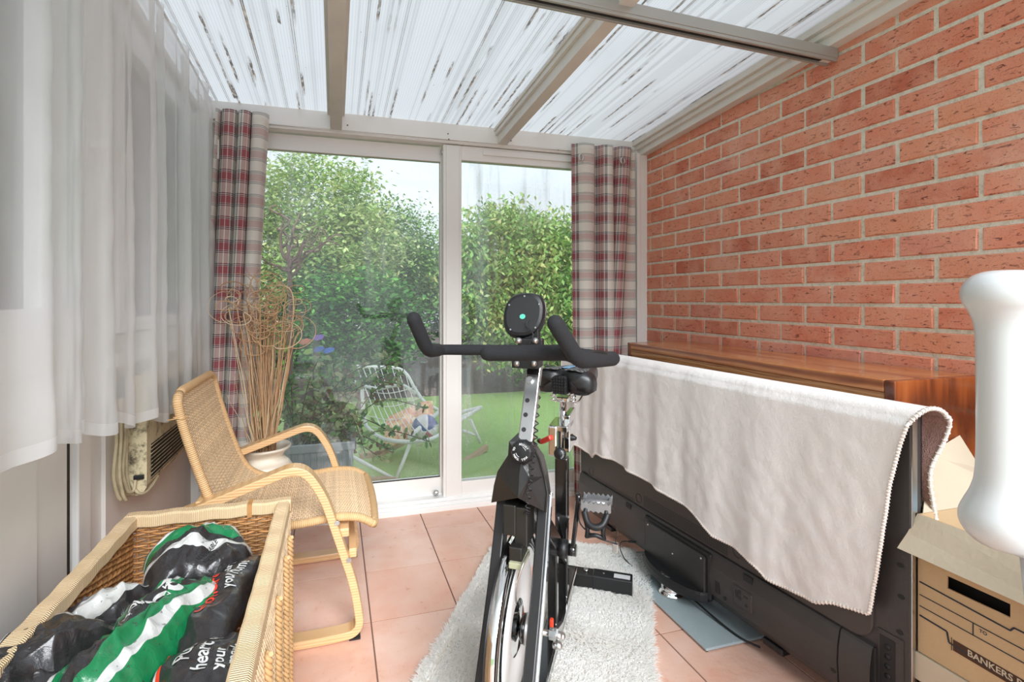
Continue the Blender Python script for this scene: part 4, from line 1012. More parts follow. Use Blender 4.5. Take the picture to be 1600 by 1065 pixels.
    Fs = ['At Am A2', 'At A2 A3 Rt', 'Am Mid Bm A2', 'Mid Bl Bm', 'Bl Cl Cc Bm', 'Bm Cc A2', 'A2 Cc Br A3', 'A3 Br R3', 'A3 R3 Rt', 'Br Ri Bi', 'Cc Ri Br', 'Br Bi R2 R3', 'Bi Ri Cr R1', 'Bi R1 R2',
          'Cl El Db Cr Cc'.replace('Cr Cc', 'Cr Ri Cc'), 'R1 Cr Db D1', 'R2 R1 D1 D2', 'R3 R2 D2 D3', 'Rt R3 D3 Dt', 'Cl Bl Em El', 'Bl Mid Eu Em', 'Mid Am Eu', 'Am At Et Eu', 'At Rt Dt Et', 'El Em D1 Db', 'Em Eu D2 D1', 'Eu Et Dt D3 D2']
    b = MB(); b.add([P[k] for k in ks], [[ix[k] for k in f.split()] for f in Fs]); cov = part(b, 'head_cover', plain('satin_black_shell', (.020, .0195, .019), .32, 0, .1, 30))
    b = MB(); b.tube([P['Rt']+Vector((.0, -.002, 0)), P['R3']+Vector((.001, -.002, 0)), P['R2']+Vector((.001, -.002, 0)), P['R1']+Vector((.001, -.002, 0)), P['Cr']+Vector((.001, -.002, 0))], .0025, 6); b.tube([P['A2']+Vector((0, -.001, 0)), P['Cc']+Vector((0, -.001, 0))], .0006, 5); part(b, 'seam', M['screw'], cov)
    # handlebar post, collar
    p0 = Vector((bk(818, 700, .02).x*.0+.004, .020, .722)); p1 = Vector((.006, .140, .935)); b = MB(); up = (0, -1, .5)
    b.bar(p0, p1, .036, .026, up=up, bev=.003); post = part(b, 'handlebar_post', M['steel'])
    d = (p1-p0).normalized(); nrm = Vector((1, 0, 0)).cross(d).normalized()
    if nrm.y > 0: nrm = -nrm
    b = MB()
    for t in (.06, .18, .30, .42): 
        q_ = p0.lerp(p1, t*1.25); b.cyl(q_+nrm*.0125-Vector((.006, 0, 0)), q_+nrm*.0136-Vector((.006, 0, 0)), .0058, n=16)
    part(b, 'adjust_hole', M['dark'], post)
    b = MB(); q_ = p0.lerp(p1, .74); b.cyl(q_+nrm*.012-Vector((.005, 0, 0)), q_+nrm*.022-Vector((.005, 0, 0)), .0085, n=6, smooth=False); b.cyl(q_+nrm*.0125-Vector((.005, 0, 0)), q_+nrm*.015-Vector((.005, 0, 0)), .011, n=18); part(b, 'bolt', M['steel'], post)
    b = MB(); b.bar(p0-d*.006, p0+d*.020, .046, .036, up=up, bev=.002); part(b, 'collar', PL, post)
    b = MB(); b.bar(p0.lerp(p1, .80), p0.lerp(p1, .99), .030, .030, up=up); part(b, 'inner_sleeve', K, post)
    # adjuster knob with ring of lettering
    kc = bk(817, 705, -.062); ax = Vector((-.10, -1, .18)).normalized()
    b = MB(); ring = [(.0, 0), (.022, 0), (.027, .008), (.027, .016), (.022, .024), (.0, .026)]
    b.lathe(ring, kc-ax*.012, ax, 10, smooth=False); kn = part(b, 'adjuster_knob', PL, bevel=.002)
    u_ = Vector((1, 0, 0))-ax*ax.x; u_.normalize(); w_ = ax.cross(u_); 
    if w_.z < 0: w_ = -w_; 
    b = MB(); fc = kc+ax*.0145
    for word, a0 in (('PULL', -35), ('TO', 170), ('ADJUST', 100), ('TURN', -110)):
        for i, chh in enumerate(word):
            an = R(a0-14*i) if word not in ('TURN',) else R(a0-14*i); rad = Vector((math.cos(an), math.sin(an)))
            rd = u_*rad.x+w_*rad.y; tg = u_*rad.y-w_*rad.x
            letters(b, chh, .0062, fc+rd*.0165, tg, rd, .0002, .0002)
    b.tube([fc+(u_*math.cos(a)+w_*math.sin(a))*.0115 for a in np.linspace(.3, 1.2, 10)], .0005, 4); b.tube([fc+(u_*math.cos(a)+w_*math.sin(a))*.0115 for a in np.linspace(3.4, 4.4, 10)], .0005, 4)
    part(b, 'lettering', M['white'], kn)
    # coiled lead from the console
    path = spline([bk(842, 576, .11), bk(841, 620, .10), bk(838, 660, .05), bk(836, 692, -.02), bk(832, 720, -.066), bk(829, 750, -.076), bk(825, 785, -.085), bk(824, 800, -.06), (.012, -.03, .60)], 30); b = MB(); pts = []
    for i, p in enumerate(path):
        a = i*.62; k = .0052 if i > 12 else .0; pts.append(p+Vector((k*math.cos(a), k*math.sin(a)*.6, 0)))
    b.tube(pts, .0015, 6); part(b, 'coiled_lead', PL)
    # red resistance lever
    b = MB(); a_, c_ = bk(846, 690, .09), bk(859, 684, .07); b.cyl(bk(842, 688, .10), a_, .006, n=12); lv = part(b, 'lever_stem', PL)
    b = MB(); b.bar(a_, c_+(c_-a_)*.2, .014, .012, bev=.003); part(b, 'lever', plain('red_plastic', sr(196, 62, 48), .4), lv)
    b = MB(); b.box((.030, .20, .185), (.040, .215, .225), .003); part(b, 'red_tag', plain('red_tag', sr(210, 60, 30), .5))
    # handlebars
    b = MB(); G = .0172; lp = fillet([bk(646.5, 498, -.06), bk(668, 548, .0), bk(690, 546, .11), bk(822, 547, .125)], .03, 8)
    bar_ = MB(); bar_.tube(lp[0:10]+lp[10:], [G if i < 11 else .0142 for i in range(len(lp))], 16, round_end=True); hbm = part(bar_, 'handlebar', FO)
    b = MB(); lp = fillet([bk(868, 505, -.11), bk(903, 563, -.06), bk(930, 562, .03), bk(957, 560, .125)], .032, 8); b.tube(lp, [G+.001]*(len(lp)), 16, round_end=True); part(b, 'handlebar', FO)
    b = MB(); lp = spline([bk(762, 551.5, -.015), bk(800, 551.5, -.015), bk(850, 551, -.015), bk(884, 551, -.03), bk(900, 556, -.05)], 6); b.tube(lp, .0185, 16, round_end=True); part(b, 'handlebar', FO)
    b = MB(); lp = [bk(880, 549, .12), bk(955, 559, .125)]; b.tube([bk(822, 549, .125)]+lp, .0145, 14); part(b, 'handlebar', FO)
    b = MB(); pp = [bk(918, 553, -.01), bk(934, 549, .03), bk(946, 552, .06), bk(940, 558, .04)]; b.tube(spline(pp, 6), [.002]+[.007]*17+[.002], 8) if False else b.tube(spline(pp, 6), .0042, 8); part(b, 'foam_seam', M['screw'])
    b = MB(); c0 = bk(822, 567, .09); b.box((c0.x-.034, .075, c0.z-.012), (c0.x+.034, .135, c0.z+.010), .002); cl = part(b, 'clamp_plate', PL)
    for px_, py_ in ((807, 568), (834, 568)):
        b = MB(); p = bk(px_, py_, .072); b.lathe([(.0, -.004), (.004, -.004), (.0045, 0), (.0075, .001), (.0075, .003)], p, (0, 1, 0), 14); part(b, 'bolt', M['steel'], cl)
    # console seen from behind
    c0 = bk(818.5, 492, .11); b = MB(); outl = []
    for k in range(40):
        a = 2*PI*k/40; ca, sa = math.cos(a), math.sin(a); e = 2/2.7
        x = .0535*math.copysign(abs(ca)**e, ca); z = .058*math.copysign(abs(sa)**e, sa); x *= (1+.10*sa) if sa < 0 else (1-.02*sa); z += .003*ca
        outl.append((x, z))
    tilt = R(12)
    def cp(x, z, y): return c0+Vector((x+.05*z, y*math.cos(tilt)+z*math.sin(tilt), z*math.cos(tilt)-y*math.sin(tilt)))
    V = []; lay = ((.80, -.012), (.93, -.009), (1, .0), (1, .014), (.96, .018))
    for s_, y in lay: V += [cp(x*s_, z*s_, y) for x, z in outl]
    n = 40; F = [(i*n+k, i*n+(k+1) % n, (i+1)*n+(k+1) % n, (i+1)*n+k) for i in range(len(lay)-1) for k in range(n)]+[tuple(range(n))[::-1], tuple((len(lay)-1)*n+k for k in range(n))]
    b.add(V, F, False); con = part(b, 'console', PL)
    b = MB(); b.tube([cp(x*1.0, z*1.0, .015) for x, z in outl], .0022, 6, closed=True); part(b, 'console_rim', glossk, con)
    b = MB(); b.add([cp(.0075*math.cos(a), -.006+.0065*math.sin(a), -.0125) for a in np.linspace(0, 2*PI, 20, endpoint=False)], [tuple(range(20))[::-1]]); part(b, 'green_dot', plain('turquoise_dot', sr(90, 190, 165), .4), con)
    b = MB()
    for x, z in ((0, .047), (-.038, .024), (.040, .026), (-.028, -.040), (.036, -.034)): b.cyl(cp(x, z, -.0135), cp(x, z, -.010), .0022, n=8)
    part(b, 'screw_head', M['steel'], con)
    b = MB(); b.box((-.030, .085, c0.z-.088), (.034, .112, c0.z-.058), .003); b.box((-.016, .098, c0.z-.075), (.022, .125, c0.z-.03), .003); br = part(b, 'console_bracket', PL)
    for px_ in (810, 836):
        b = MB(); p = bk(px_, 532.5, .082); b.lathe([(.0, -.004), (.0045, -.004), (.005, 0), (.0085, .001), (.0085, .003)], p, (0, 1, 0), 14); part(b, 'bolt', M['steel'], br)
    b = MB(); b.tube(spline([cp(.018, -.012, -.014), cp(.014, -.03, -.02), bk(833, 522, .075), bk(826, 538, .07)], 6), .0016, 6); part(b, 'console_lead', PL, br)
    # saddle, its wide end towards us
    sa = R(-14); sc0 = Vector((.018, .56, 0)); cs, sn = math.cos(sa), math.sin(sa)
    def loc(x, y, z): return sc0+Vector((x*cs-y*sn, x*sn+y*cs, z))
    def half(t):   # t 0 wide end .. 1 nose
        return .108*(1-.18*(1-min(1, t/.12))**2)*(1 if t < .25 else (1-.70*((t-.25)/.75)**.8)) if t < 1 else .03
    V = []; F = []; NT_, NA = 26, 28
    for i in range(NT_+1):
        t = i/NT_; w = half(t); y = -.06+.30*t; endk = min(1, (t/.09))**.5 if t < .09 else (min(1, (1-t)/.10)**.5 if t > .9 else 1); endk = max(.02, endk)
        notch = .030*math.exp(-(t/.10)**2)
        zt = .866-.012*t; hgt = (.116-.05*t)
        for k in range(NA):
            a = 2*PI*k/NA; ca, s2 = math.cos(a), math.sin(a)
            x = w*endk*math.copysign(abs(ca)**.75, ca); zz_ = zt-hgt/2+hgt/2*endk*math.copysign(abs(s2)**.7, s2)
            dip = notch*math.exp(-(x/.026)**2); 
            V.append(loc(x, y+dip*1.2, zz_-(.010*math.exp(-(x/.03)**2) if s2 > .3 else 0)+(.035*(1-abs(x)/w*.8) if s2 < -.3 else 0)*(1-t)))
    F = [(i*NA+k, i*NA+(k+1) % NA, (i+1)*NA+(k+1) % NA, (i+1)*NA+k) for i in range(NT_) for k in range(NA)]+[tuple(range(NA))[::-1], tuple(NT_*NA+k for k in range(NA))]
    b = MB(); b.add(V, F, True); sad = part(b, 'saddle', plain('saddle_vinyl', (.016, .016, .017), .36, 0, .1, 60))
    b = MB(); b.box(loc(-.024, -.030, .772), loc(.024, -.010, .834), .004) if False else b.obox(loc(.0, -.036, .808), .024, .014, .030, (cs, sn, 0), (-sn, cs, 0), (0, 0, 1), .004)
    for i in range(5):
        for j in range(6): b.obox(loc(-.019+.0095*i, -.051, .783+.0098*j), .0036, .003, .0036, (cs, sn, 0), (-sn, cs, 0), (0, 0, 1), .0015)
    part(b, 'elastomer_bumper', PL, sad)
    rt = NT('ribbed_saddle_top'); u = rt.sep(rt.obj()); s3 = rt.math('PINGPONG', rt.math('MULTIPLY', rt.math('ADD', u[0], rt.math('MULTIPLY', u[1], .5)), 110), 1.0); rt.done(rt.pbr(rt.mix(s3, (.02, .02, .02), (.16, .165, .17)), .5, 0, rt.bump(s3, .002)))
    for sx in (-1, 1):
        b = MB(); V = []; F = []
        for i in range(15):
            for j in range(9):
                t = .05+.5*i/14; w = half(t); x = sx*(.012+(w*.72-.012)*j/8); V.append(loc(x, -.06+.30*t, .8632-.012*t-.0065*(j/8)**3-.003*(1-j/8)))
        F = [(i*9+j, i*9+j+1, i*9+10+j, i*9+9+j) for i in range(14) for j in range(8)]; b.add(V, F, True); part(b, 'top_panel', rt.m, sad, solid=.003)
    b = MB(); b.obox(loc(.005, .02, .8615), .012, .03, .002, (cs, sn, 0), (-sn, cs, 0), (0, 0, 1), .002); part(b, 'blue_flash', plain('blue_flash', sr(110, 150, 180), .4), sad)
    b = MB()
    for sx in (-1, 1):
        b.tube(spline([loc(.03*sx, -.03, .775), loc(.026*sx, .0, .748), loc(.022*sx, .08, .742), loc(.018*sx, .18, .80)], 6), .0038, 8)
        c_ = loc(.036*sx, -.022, .765); b.tube([c_+Vector((.009*math.cos(a), .009*math.sin(a), .006*a/PI-.018)) for a in np.linspace(0, 6*PI, 60)], .0022, 6)
    b.box((-.022, .60, .735), (.022, .66, .752), .003); part(b, 'saddle_rail', CH, sad)
    b = MB(); b.cyl((.0, .628, .56), (.0, .628, .745), .0125, n=20); part(b, 'seat_post', CH)
    b = MB(); b.box((-.030, .50, .575), (.0, .512, .675), .006); b.box((-.030, .512, .60), (-.024, .60, .675), .002); b.box((.012, .56, .575), (.034, .70, .70), .004); b.box((-.03, .505, .655), (.034, .64, .675), .003); sl = part(b, 'seat_slider', CH, bevel=.001)
    b = MB(); b.box((.002, .505, .59), (.010, .515, .66)); b.box((-.012, .508, .66), (.008, .515, .668)); part(b, 'slot', M['dark'], sl)
    kc = bk(875.5, 708, .50); b = MB(); ax = Vector((0, -1, .1)).normalized(); b.lathe([(0, 0), (.018, 0), (.020, .006), (.020, .014), (.016, .020), (0, .021)], kc-ax*.004, ax, 20); sk = part(b, 'seat_knob', PL)
    b = MB(); u_ = Vector((1, 0, 0)); w_ = Vector((0, .1, 1)).normalized(); fc = kc+ax*.0172
    for i, chh in enumerate('ADJUST'):
        an = R(60-24*i); rd = u_*math.cos(an)+w_*math.sin(an); tg = u_*math.sin(an)-w_*math.cos(an); letters(b, chh, .0055, fc+rd*.0125, tg, rd, .0002, .0004)
    part(b, 'lettering', M['white'], sk)
    kc = bk(892, 683, .60); b = MB(); b.lathe([(0, -.02), (.008, -.02), (.013, -.012), (.014, 0), (.010, .008), (.006, .02)], kc, (1, -.4, 0), 12); part(b, 'seat_knob', PL)
    return root
bike()
# ================================================================== television standing backwards on its pedestal
TE = Vector((.0712, -.9975, 0)); TN = Vector((-.9975, -.0712, 0)); TP0 = Vector((1.175, 2.347, 0))
def tp(s, z, d=0.0): return TP0+TE*s+TN*d+Vector((0, 0, z))
def tbox(b, s0, s1, z0, z1, d0, d1, bev=0.0):
    return b.obox(tp((s0+s1)/2, (z0+z1)/2, (d0+d1)/2), abs(s1-s0)/2, abs(d1-d0)/2, abs(z1-z0)/2, TE, -TN, (0, 0, 1), bev)
def tv():
    root = thing('television', 'large black flat television seen from behind, half covered by the cream blanket', 'television', tuple(tp(.7, 0)))
    bk_ = NT('rear_cover_plastic'); q = bk_.obj(); n = bk_.noise(q, 5, 4); n2 = bk_.noise(q, 300, 2)
    c = bk_.mix(n, sr(52, 47, 45), sr(68, 64, 62)); bk_.done(bk_.pbr(c, .42, 0, bk_.bump(n2, .0004))); BKM = bk_.m
    pn = plain('recessed_panel_plastic', sr(72, 64, 60), .5, 0, .08, 8)
    b = MB(); tbox(b, -.002, 1.477, .060, .828, -.048, -.010, .004); tbox(b, .01, 1.465, .065, .822, -.052, -.048)
    cab = b.build('housing', BKM, root)
    b = MB(); tbox(b, .0, 1.475, .062, .826, -.052, -.049); b.build('screen', plain('dark_screen', (.008, .008, .009), .12), cab)
    b = MB(); tbox(b, -.003, -.0005, .06, .828, -.03, -.012); tbox(b, 1.4755, 1.4785, .06, .828, -.030, -.012); b.build('silver_edge', M['steel'], cab)
    # upper rear panel with a rounded outline
    def rrect(s0, s1, z0, z1, r, n=6):
        o = []
        for cx, cz, a0 in ((s1-r, z0+r, -90), (s1-r, z1-r, 0), (s0+r, z1-r, 90), (s0+r, z0+r, 180)):
            for k in range(n+1): a = R(a0+90*k/n); o.append((cx+r*math.cos(a), cz+r*math.sin(a)))
        return o
    def plate(name, outline, d0, d1, mat, parent, ch=.0):
        b = MB(); n = len(outline); cs = sum(s for s, z in outline)/n; cz = sum(z for s, z in outline)/n
        top = [(s+(cs-s)*0, z) for s, z in outline]
        ins = [(s-math.copysign(min(ch, abs(s-cs)), s-cs), z-math.copysign(min(ch, abs(z-cz)), z-cz)) for s, z in outline]
        V = [tp(s, z, d0) for s, z in outline]+[tp(s, z, d1-ch*.7) for s, z in top]+[tp(s, z, d1) for s, z in ins]
        F = [tuple(range(2*n, 3*n))]+[(k, (k+1) % n, n+(k+1) % n, n+k) for k in range(n)]+[(n+k, n+(k+1) % n, 2*n+(k+1) % n, 2*n+k) for k in range(n)]
        b.add(V, F); return b.build(name, mat, parent)
    up = plate('upper_panel', rrect(.048, 1.395, .236, .80, .05), -.012, -.0035, pn, root, .002)
    # lower moulded block: sloping shoulder then flat, as a profile run along the set
    prof = [(.236, -.009), (.234, .002), (.228, .006), (.190, .014), (.150, .016), (.095, .012), (.068, -.004), (.062, -.014)]
    b = MB(); ss = [.012, .020, .7, 1.30, 1.318]; V = []; 
    for s in ss:
        k = 0 if s in (.012,) else 1
        for z, d in prof: V.append(tp(s, z, d if k else -.012))
    m = len(prof); F = [(i*m+j, i*m+j+1, (i+1)*m+j+1, (i+1)*m+j) for i in range(len(ss)-1) for j in range(m-1)]
    F.append(tuple((len(ss)-1)*m+j for j in range(m))); b.add(V, F); lowb = b.build('lower_cover', BKM, root)
    b = MB(); V = []; ss = [1.322, 1.400]
    for s in ss:
        for z, d in prof: V.append(tp(s, z, d-.001))
    F = [(j, j+1, m+j+1, m+j) for j in range(m-1)]; b.add(V, F); tbox(b, 1.322, 1.40, .065, .23, -.02, -.004); b.build('access_cover', BKM, root)
    # speaker style holes
    b = MB()
    def hole(s, z, r, d): b.add([tp(s+r*math.cos(a), z+r*math.sin(a), d) for a in np.linspace(0, 2*PI, 8, endpoint=False)], [tuple(range(8))])
    for i in range(42):
        for j in range(3): hole(.145+i*.0072, .249-.0075*j, .0022, -.0030)
    b.build('vent_grille', M['dark'], up); b = MB()
    for i in range(56):
        for j in range(6): hole(.508+i*.0078, .287-.0078*j, .0028, -.0030)
    b.build('vent_grille', M['dark'], up)
    for s, z in ((.107, .262), (.472, .266), (.981, .276)):
        b = MB(); o = tp(s, z, -.0034); b.lathe([(.019, .0012), (.017, .0005), (.012, -.006), (.006, -.0075), (0, -.008)], o, TN, 24, cap=False); x = b.build('screw_recess', M['blackplastic'], up)
        b = MB(); b.lathe([(.0, .002), (.005, .002), (.006, 0)], o-TN*.006, TN, 12); b.build('screw_head', M['steel'], x)
    for s in (.42, 1.033):
        b = MB(); tbox(b, s-.017, s+.017, .207, .227, .005, .0112); b.build('notch', M['dark'], lowb)
    # neck cover, ledge, chrome post, glass foot
    b = MB(); tbox(b, .532, .885, .062, .226, .0, .018, .010); sur = b.build('neck_surround', M['blackplastic'], root)
    plate('neck_plate', rrect(.552, .868, .078, .212, .012), .010, .026, plain('neck_cover_plastic', (.030, .029, .029), .38, 0, .1, 30), sur, .003)
    b = MB()
    for s, z in ((.568, .200), (.852, .200), (.71, .150)): b.lathe([(0, .002), (.003, .002), (.004, 0)], tp(s, z, .0255), TN, 10)
    b.build('screw_head', M['steel'], sur)
    def ledge(z, k): 
        out = []
        for i in range(25):
            t = i/24; s = .545+.33*t; out.append((s, .018+.062*k*(math.sin(PI*t)**.55)))
        return out
    V = []; 
    for z, k in ((.092, .86), (.084, 1), (.070, 1), (.060, .92)):
        for s, d in ledge(z, k): V.append(tp(s, z-.010*(d-.018)/.06, d))
        
    n = 25; b = MB(); F = [(r_*n+i, r_*n+i+1, (r_+1)*n+i+1, (r_+1)*n+i) for r_ in range(3) for i in range(n-1)]
    base = len(V)
    for i in range(n): V.append(tp(.545+.33*i/24, .088, .016))
    F += [(i+1, i, base+i, base+i+1) for i in range(n-1)]
    b2 = len(V)
    for i in range(n): V.append(tp(.545+.33*i/24, .060, .0))
    F += [(3*n+i, 3*n+i+1, b2+i+1, b2+i) for i in range(n-1)]
    b.add(V, F, False); b.build('neck_ledge', M['blackplastic'], root, solid=.002)
    pc = Vector((1.192, 1.630, 0)); b = MB(); b.lathe([(.048, .012), (.048, .018), (.040, .024), (.038, .030), (.038, .085)], pc, n=36); b.build('post', M['chrome'], root)
    g = NT('frosted_glass_foot'); tr = g.n('ShaderNodeBsdfTransparent'); tr.inputs[0].default_value = (.62, .72, .74, 1)
    n = g.noise(g.obj(), 22, 4, .7); sp_ = g.math('MULTIPLY', g.math('GREATER_THAN', g.noise(g.obj(), 130, 2), .70), .35)
    pb = g.pbr(g.mix(g.math('ADD', g.math('MULTIPLY', n, .3), sp_, clamp=True), sr(168, 184, 188), sr(222, 226, 224)), .14); g.done(g.mixsh(.85, tr.outputs[0], pb))
    b = MB(); b.box((1.100, 1.335, .004), (1.36, 1.935, .0125), .003); b.build('glass_base', g.m, root)
    b = MB(); b.box((1.104, 1.339, .0), (1.11, 1.345, .004)); b.box((1.345, 1.92, .0), (1.352, 1.93, .004)); b.box((1.104, 1.92, .0), (1.11, 1.93, .004)); b.box((1.345, 1.339, 0), (1.352, 1.345, .004)); b.build('pad', M['blackplastic'], root)
    # sockets
    b = MB(); tbox(b, .982, 1.056, .118, .180, .008, .019, .006); so = b.build('socket_panel', BKM, root)
    b = MB()
    for s, z, w, h in ((.998, .160, .006, .006), (1.010, .166, .005, .007), (1.010, .148, .006, .006), (1.034, .162, .008, .003)): tbox(b, s-w, s+w, z-h, z+h, .0185, .0195)
    for s, z in ((.998, .149), (1.036, .137)): b.cyl(tp(s, z, .0185), tp(s, z, .0196), .005, n=14)
    b.build('socket', M['dark'], so)
    b = MB(); tbox(b, .905, .924, .112, .150, .012, .0172, .001); sp2 = b.build('small_port_panel', M['blackplastic'], root)
    b = MB()
    for z in (.118, .128, .139): tbox(b, .910, .918, z-.003, z+.003, .0168, .0176)
    b.cyl(tp(.945, .110, .0145), tp(.945, .110, .0158), .006, n=14); b.build('port', M['dark'], sp2)
    # control buttons at the near edge
    b = MB(); tbox(b, 1.405, 1.462, .070, .285, -.012, -.0070, .001); bp = b.build('button_panel', BKM, root)
    b = MB(); tbox(b, 1.410, 1.445, .078, .272, -.0075, -.0062); b.build('button_recess', M['dark'], bp)
    for k in range(7):
        b = MB(); o = tp(1.428, .250-.0235*k, -.0066); b.lathe([(0, .0025), (.006, .002), (.0075, 0)], o, TN, 14); b.build('button', M['blackplastic'], bp)
    b = MB(); 
    for s, z in ((1.454, .46), (1.456, .386), (1.453, .300), (1.309, .119)): b.add([tp(s+.008*math.cos(a), z+.006*math.sin(a), -.0094 if s > 1.4 else .0142) for a in np.linspace(0, 2*PI, 14, endpoint=False)], [tuple(range(14))])
    b.build('screw_hole', M['dark'], cab)
    for s in (1.115, .25):
        b = MB(); tbox(b, s-.035, s+.035, .0, .064, -.045, -.002, .004) if False else tbox(b, s-.035, s+.035, .046, .066, -.045, .004, .004); b.build('foot_block', M['blackplastic'], root)
    # aerial lead from the lower left jack
    b = MB(); b.bar(tp(.470, .085, .010), tp(.445, .080, .028), .010, .008, bev=.002); pl = b.build('plug', M['blackplastic'], root)
    b = MB(); b.tube(spline([tp(.445, .080, .028), tp(.42, .070, .045), tp(.425, .045, .055), tp(.47, .020, .060), tp(.53, .012, .050), tp(.60, .010, .0)], 8), .0022, 6); b.build('lead', M['blackplastic'], pl)
    b = MB(); b.tube(spline([tp(.66, .075, .03), tp(.78, .040, .02), tp(.90, .022, .015), tp(1.0, .0165, .01), tp(1.06, .0165, -.01)], 8), .0035, 8); b.build('mains_lead', M['blackplastic'], root)
tv()
# ================================================================== blanket over the set
def blanket():
    hem = [(-.13, .375), (-.10, .372), (-.02, .385), (.10, .372), (.18, .352), (.227, .384), (.36, .39), (.545, .378), (.70, .362), (.839, .350), (.92, .325), (.978, .302), (1.08, .298), (1.163, .283), (1.22, .262), (1.278, .262), (1.33, .270), (1.37, .274), (1.41, .30), (1.52, .33)]
    sR = [(.26, 1.365), (.28, 1.385), (.334, 1.408), (.5, 1.432), (.66, 1.452), (.76, 1.475), (.83, 1.497), (.9, 1.505)]
    sB = [(.38, 1.525), (.42, 1.510), (.50, 1.496), (.60, 1.486), (.70, 1.492), (.78, 1.512), (.83, 1.524), (.9, 1.520)]
    sL = -.125; NU, NVB, NVT, NVF = 190, 26, 14, 60; top = .842; dF, dB = .006, -.066
    def pt(u, k, off=0.0):
        s0 = sL+u*(1.50-sL); zh = lerp_table(hem, s0)
        if k <= NVB:
            z = .395+.012*math.sin(s0*9)+(top-.03-.395)*k/NVB; d = dB-.012*fnoise(s0*4, z*5, 2)*(1-k/NVB); sr_ = lerp_table(sB, z); w = 0
        elif k <= NVB+NVT:
            a = PI*(k-NVB)/NVT; c_ = (dF+dB)/2; r_ = (dF-dB)/2; d = c_-r_*math.cos(a); z = top-.03+.030*math.sin(a); t = (k-NVB)/NVT; sr_ = lerp_table(sB, z)*(1-t)+lerp_table(sR, z)*t; w = .3*t
        else:
            t = (k-NVB-NVT)/NVF; z = top-.03-(top-.03-zh)*t; d = dF; w = .3+.7*t; sr_ = lerp_table(sR, z)
        s = sL+u*(sr_-sL)
        # soft vertical folds, strongest at the far end
        e = max(0.0, 1-(s+.1)/1.1)
        f = (.5+.5*math.sin(s*30+1.2*fnoise(s*3, z*1.1, 3)))*.022*(.25+e)+.010*(.5+.5*math.sin(s*71+z*1.5))*e+.008*fnoise(s*9, z*2.0, 7)+.004*fnoise(s*26, z*20, 3)
        if k > NVB: d += w*f
        # front right corner lifts off and the side curls
        if s > 1.30 and k > NVB: d += .012*((s-1.30)/.2)**2*w
        d += .014 if k > NVB+NVT else 0.014*w
        p = tp(s, z, d)
        if k < NVB and u > .97: p += TN*(.012*math.sin(z*30))
        return p
    NV = NVB+NVT+NVF; P_ = [[pt(i/NU, k) for i in range(NU+1)] for k in range(NV+1)]
    nor = [[None]*(NU+1) for _ in range(NV+1)]
    for k in range(NV+1):
        for i in range(NU+1):
            a = P_[k][min(i+1, NU)]-P_[k][max(i-1, 0)]; c_ = P_[min(k+1, NV)][i]-P_[max(k-1, 0)][i]; nn = a.cross(c_)
            nor[k][i] = nn.normalized() if nn.length > 1e-9 else TN
    sgn = 1 if nor[NV-5][20].dot(TN) > 0 else -1
    cm = NT('cream_fleece'); q = cm.obj(); n = cm.noise(q, 14, 4, .6); n2 = cm.noise(q, 420, 2, .7)
    c = cm.mix(n, sr(240, 233, 229), sr(247, 243, 240)); h = cm.math('ADD', cm.math('MULTIPLY', n2, .5), cm.math('MULTIPLY', cm.noise(q, 60, 3), .8))
    cm.done(cm.pbr(c, 1.0, 0, cm.bump(h, .004, .7), Sheen_Weight=.35, Sheen_Roughness=.5))
    root = thing('fleece_blanket', 'cream fleece blanket draped over the back of the television', 'blanket', tuple(tp(.7, .3)))
    idx = lambda k, i: k*(NU+1)+i
    b = MB(); V = [P_[k][i]+nor[k][i]*sgn*.002 for k in range(NV+1) for i in range(NU+1)]
    b.add(V, [(idx(k, i), idx(k, i+1), idx(k+1, i+1), idx(k+1, i)) for k in range(NV) for i in range(NU)], True); b.build('fleece', cm.m, root)
    um = NT('brown_pink_underside'); q = um.obj(); um.done(um.pbr(um.mix(um.noise(q, 160, 3), sr(146, 110, 100), sr(186, 150, 140)), 1.0, 0, um.bump(um.noise(q, 350, 2), .003)))
    b = MB(); b.add([P_[k][i]-nor[k][i]*sgn*.0025 for k in range(NV+1) for i in range(NU+1)], [(idx(k, i), idx(k+1, i), idx(k+1, i+1), idx(k, i+1)) for k in range(NV) for i in range(NU)], True); b.build('underside', um.m, root)
    rim = [P_[k][NU] for k in range(NV+1)]; fr = [P_[NV][i] for i in range(NU, -1, -1)]; bkr = [P_[0][i] for i in range(NU+1)]; lf = [P_[k][0] for k in range(NV, -1, -1)]
    em = plain('stitched_edge', sr(240, 229, 220), .95, 0, .1, 200, .002, 300); b = MB(); b.tube(bkr+rim[1:]+fr[1:]+lf[1:-1], .0042, 8, closed=True)
    # overcast stitches along the visible edges
    V = []; F = []
    path = rim; 
    acc = 0
    for a, c_ in zip(path+fr, (path+fr)[1:]):
        L_ = (c_-a).length; acc += L_
        if acc > .0065:
            acc = 0; t = (c_-a).normalized(); m_ = (a+c_)/2; r_ = .0050; u_ = t.cross(TN if abs(t.dot(TN)) < .9 else Vector((0, 0, 1))).normalized(); w_ = t.cross(u_)
            b.tube([m_+(u_*math.cos(q_)+w_*math.sin(q_))*r_+t*(.002*math.sin(q_)) for q_ in np.linspace(0, 2*PI, 9)[:-1]], .0011, 5, closed=True)
    b.build('stitched_edge', em, root)
    b = MB(); a = tp(-.012, .375, .030); b.sweep([a+Vector((0, 0, .01)), a+Vector((0, 0, -.02)), a+TE*.010+Vector((0, 0, -.060))], [(-.0005, -.005), (.0005, -.005), (.0005, .005), (-.0005, .005)], TN); b.build('care_label', M['white'], root)
blanket()
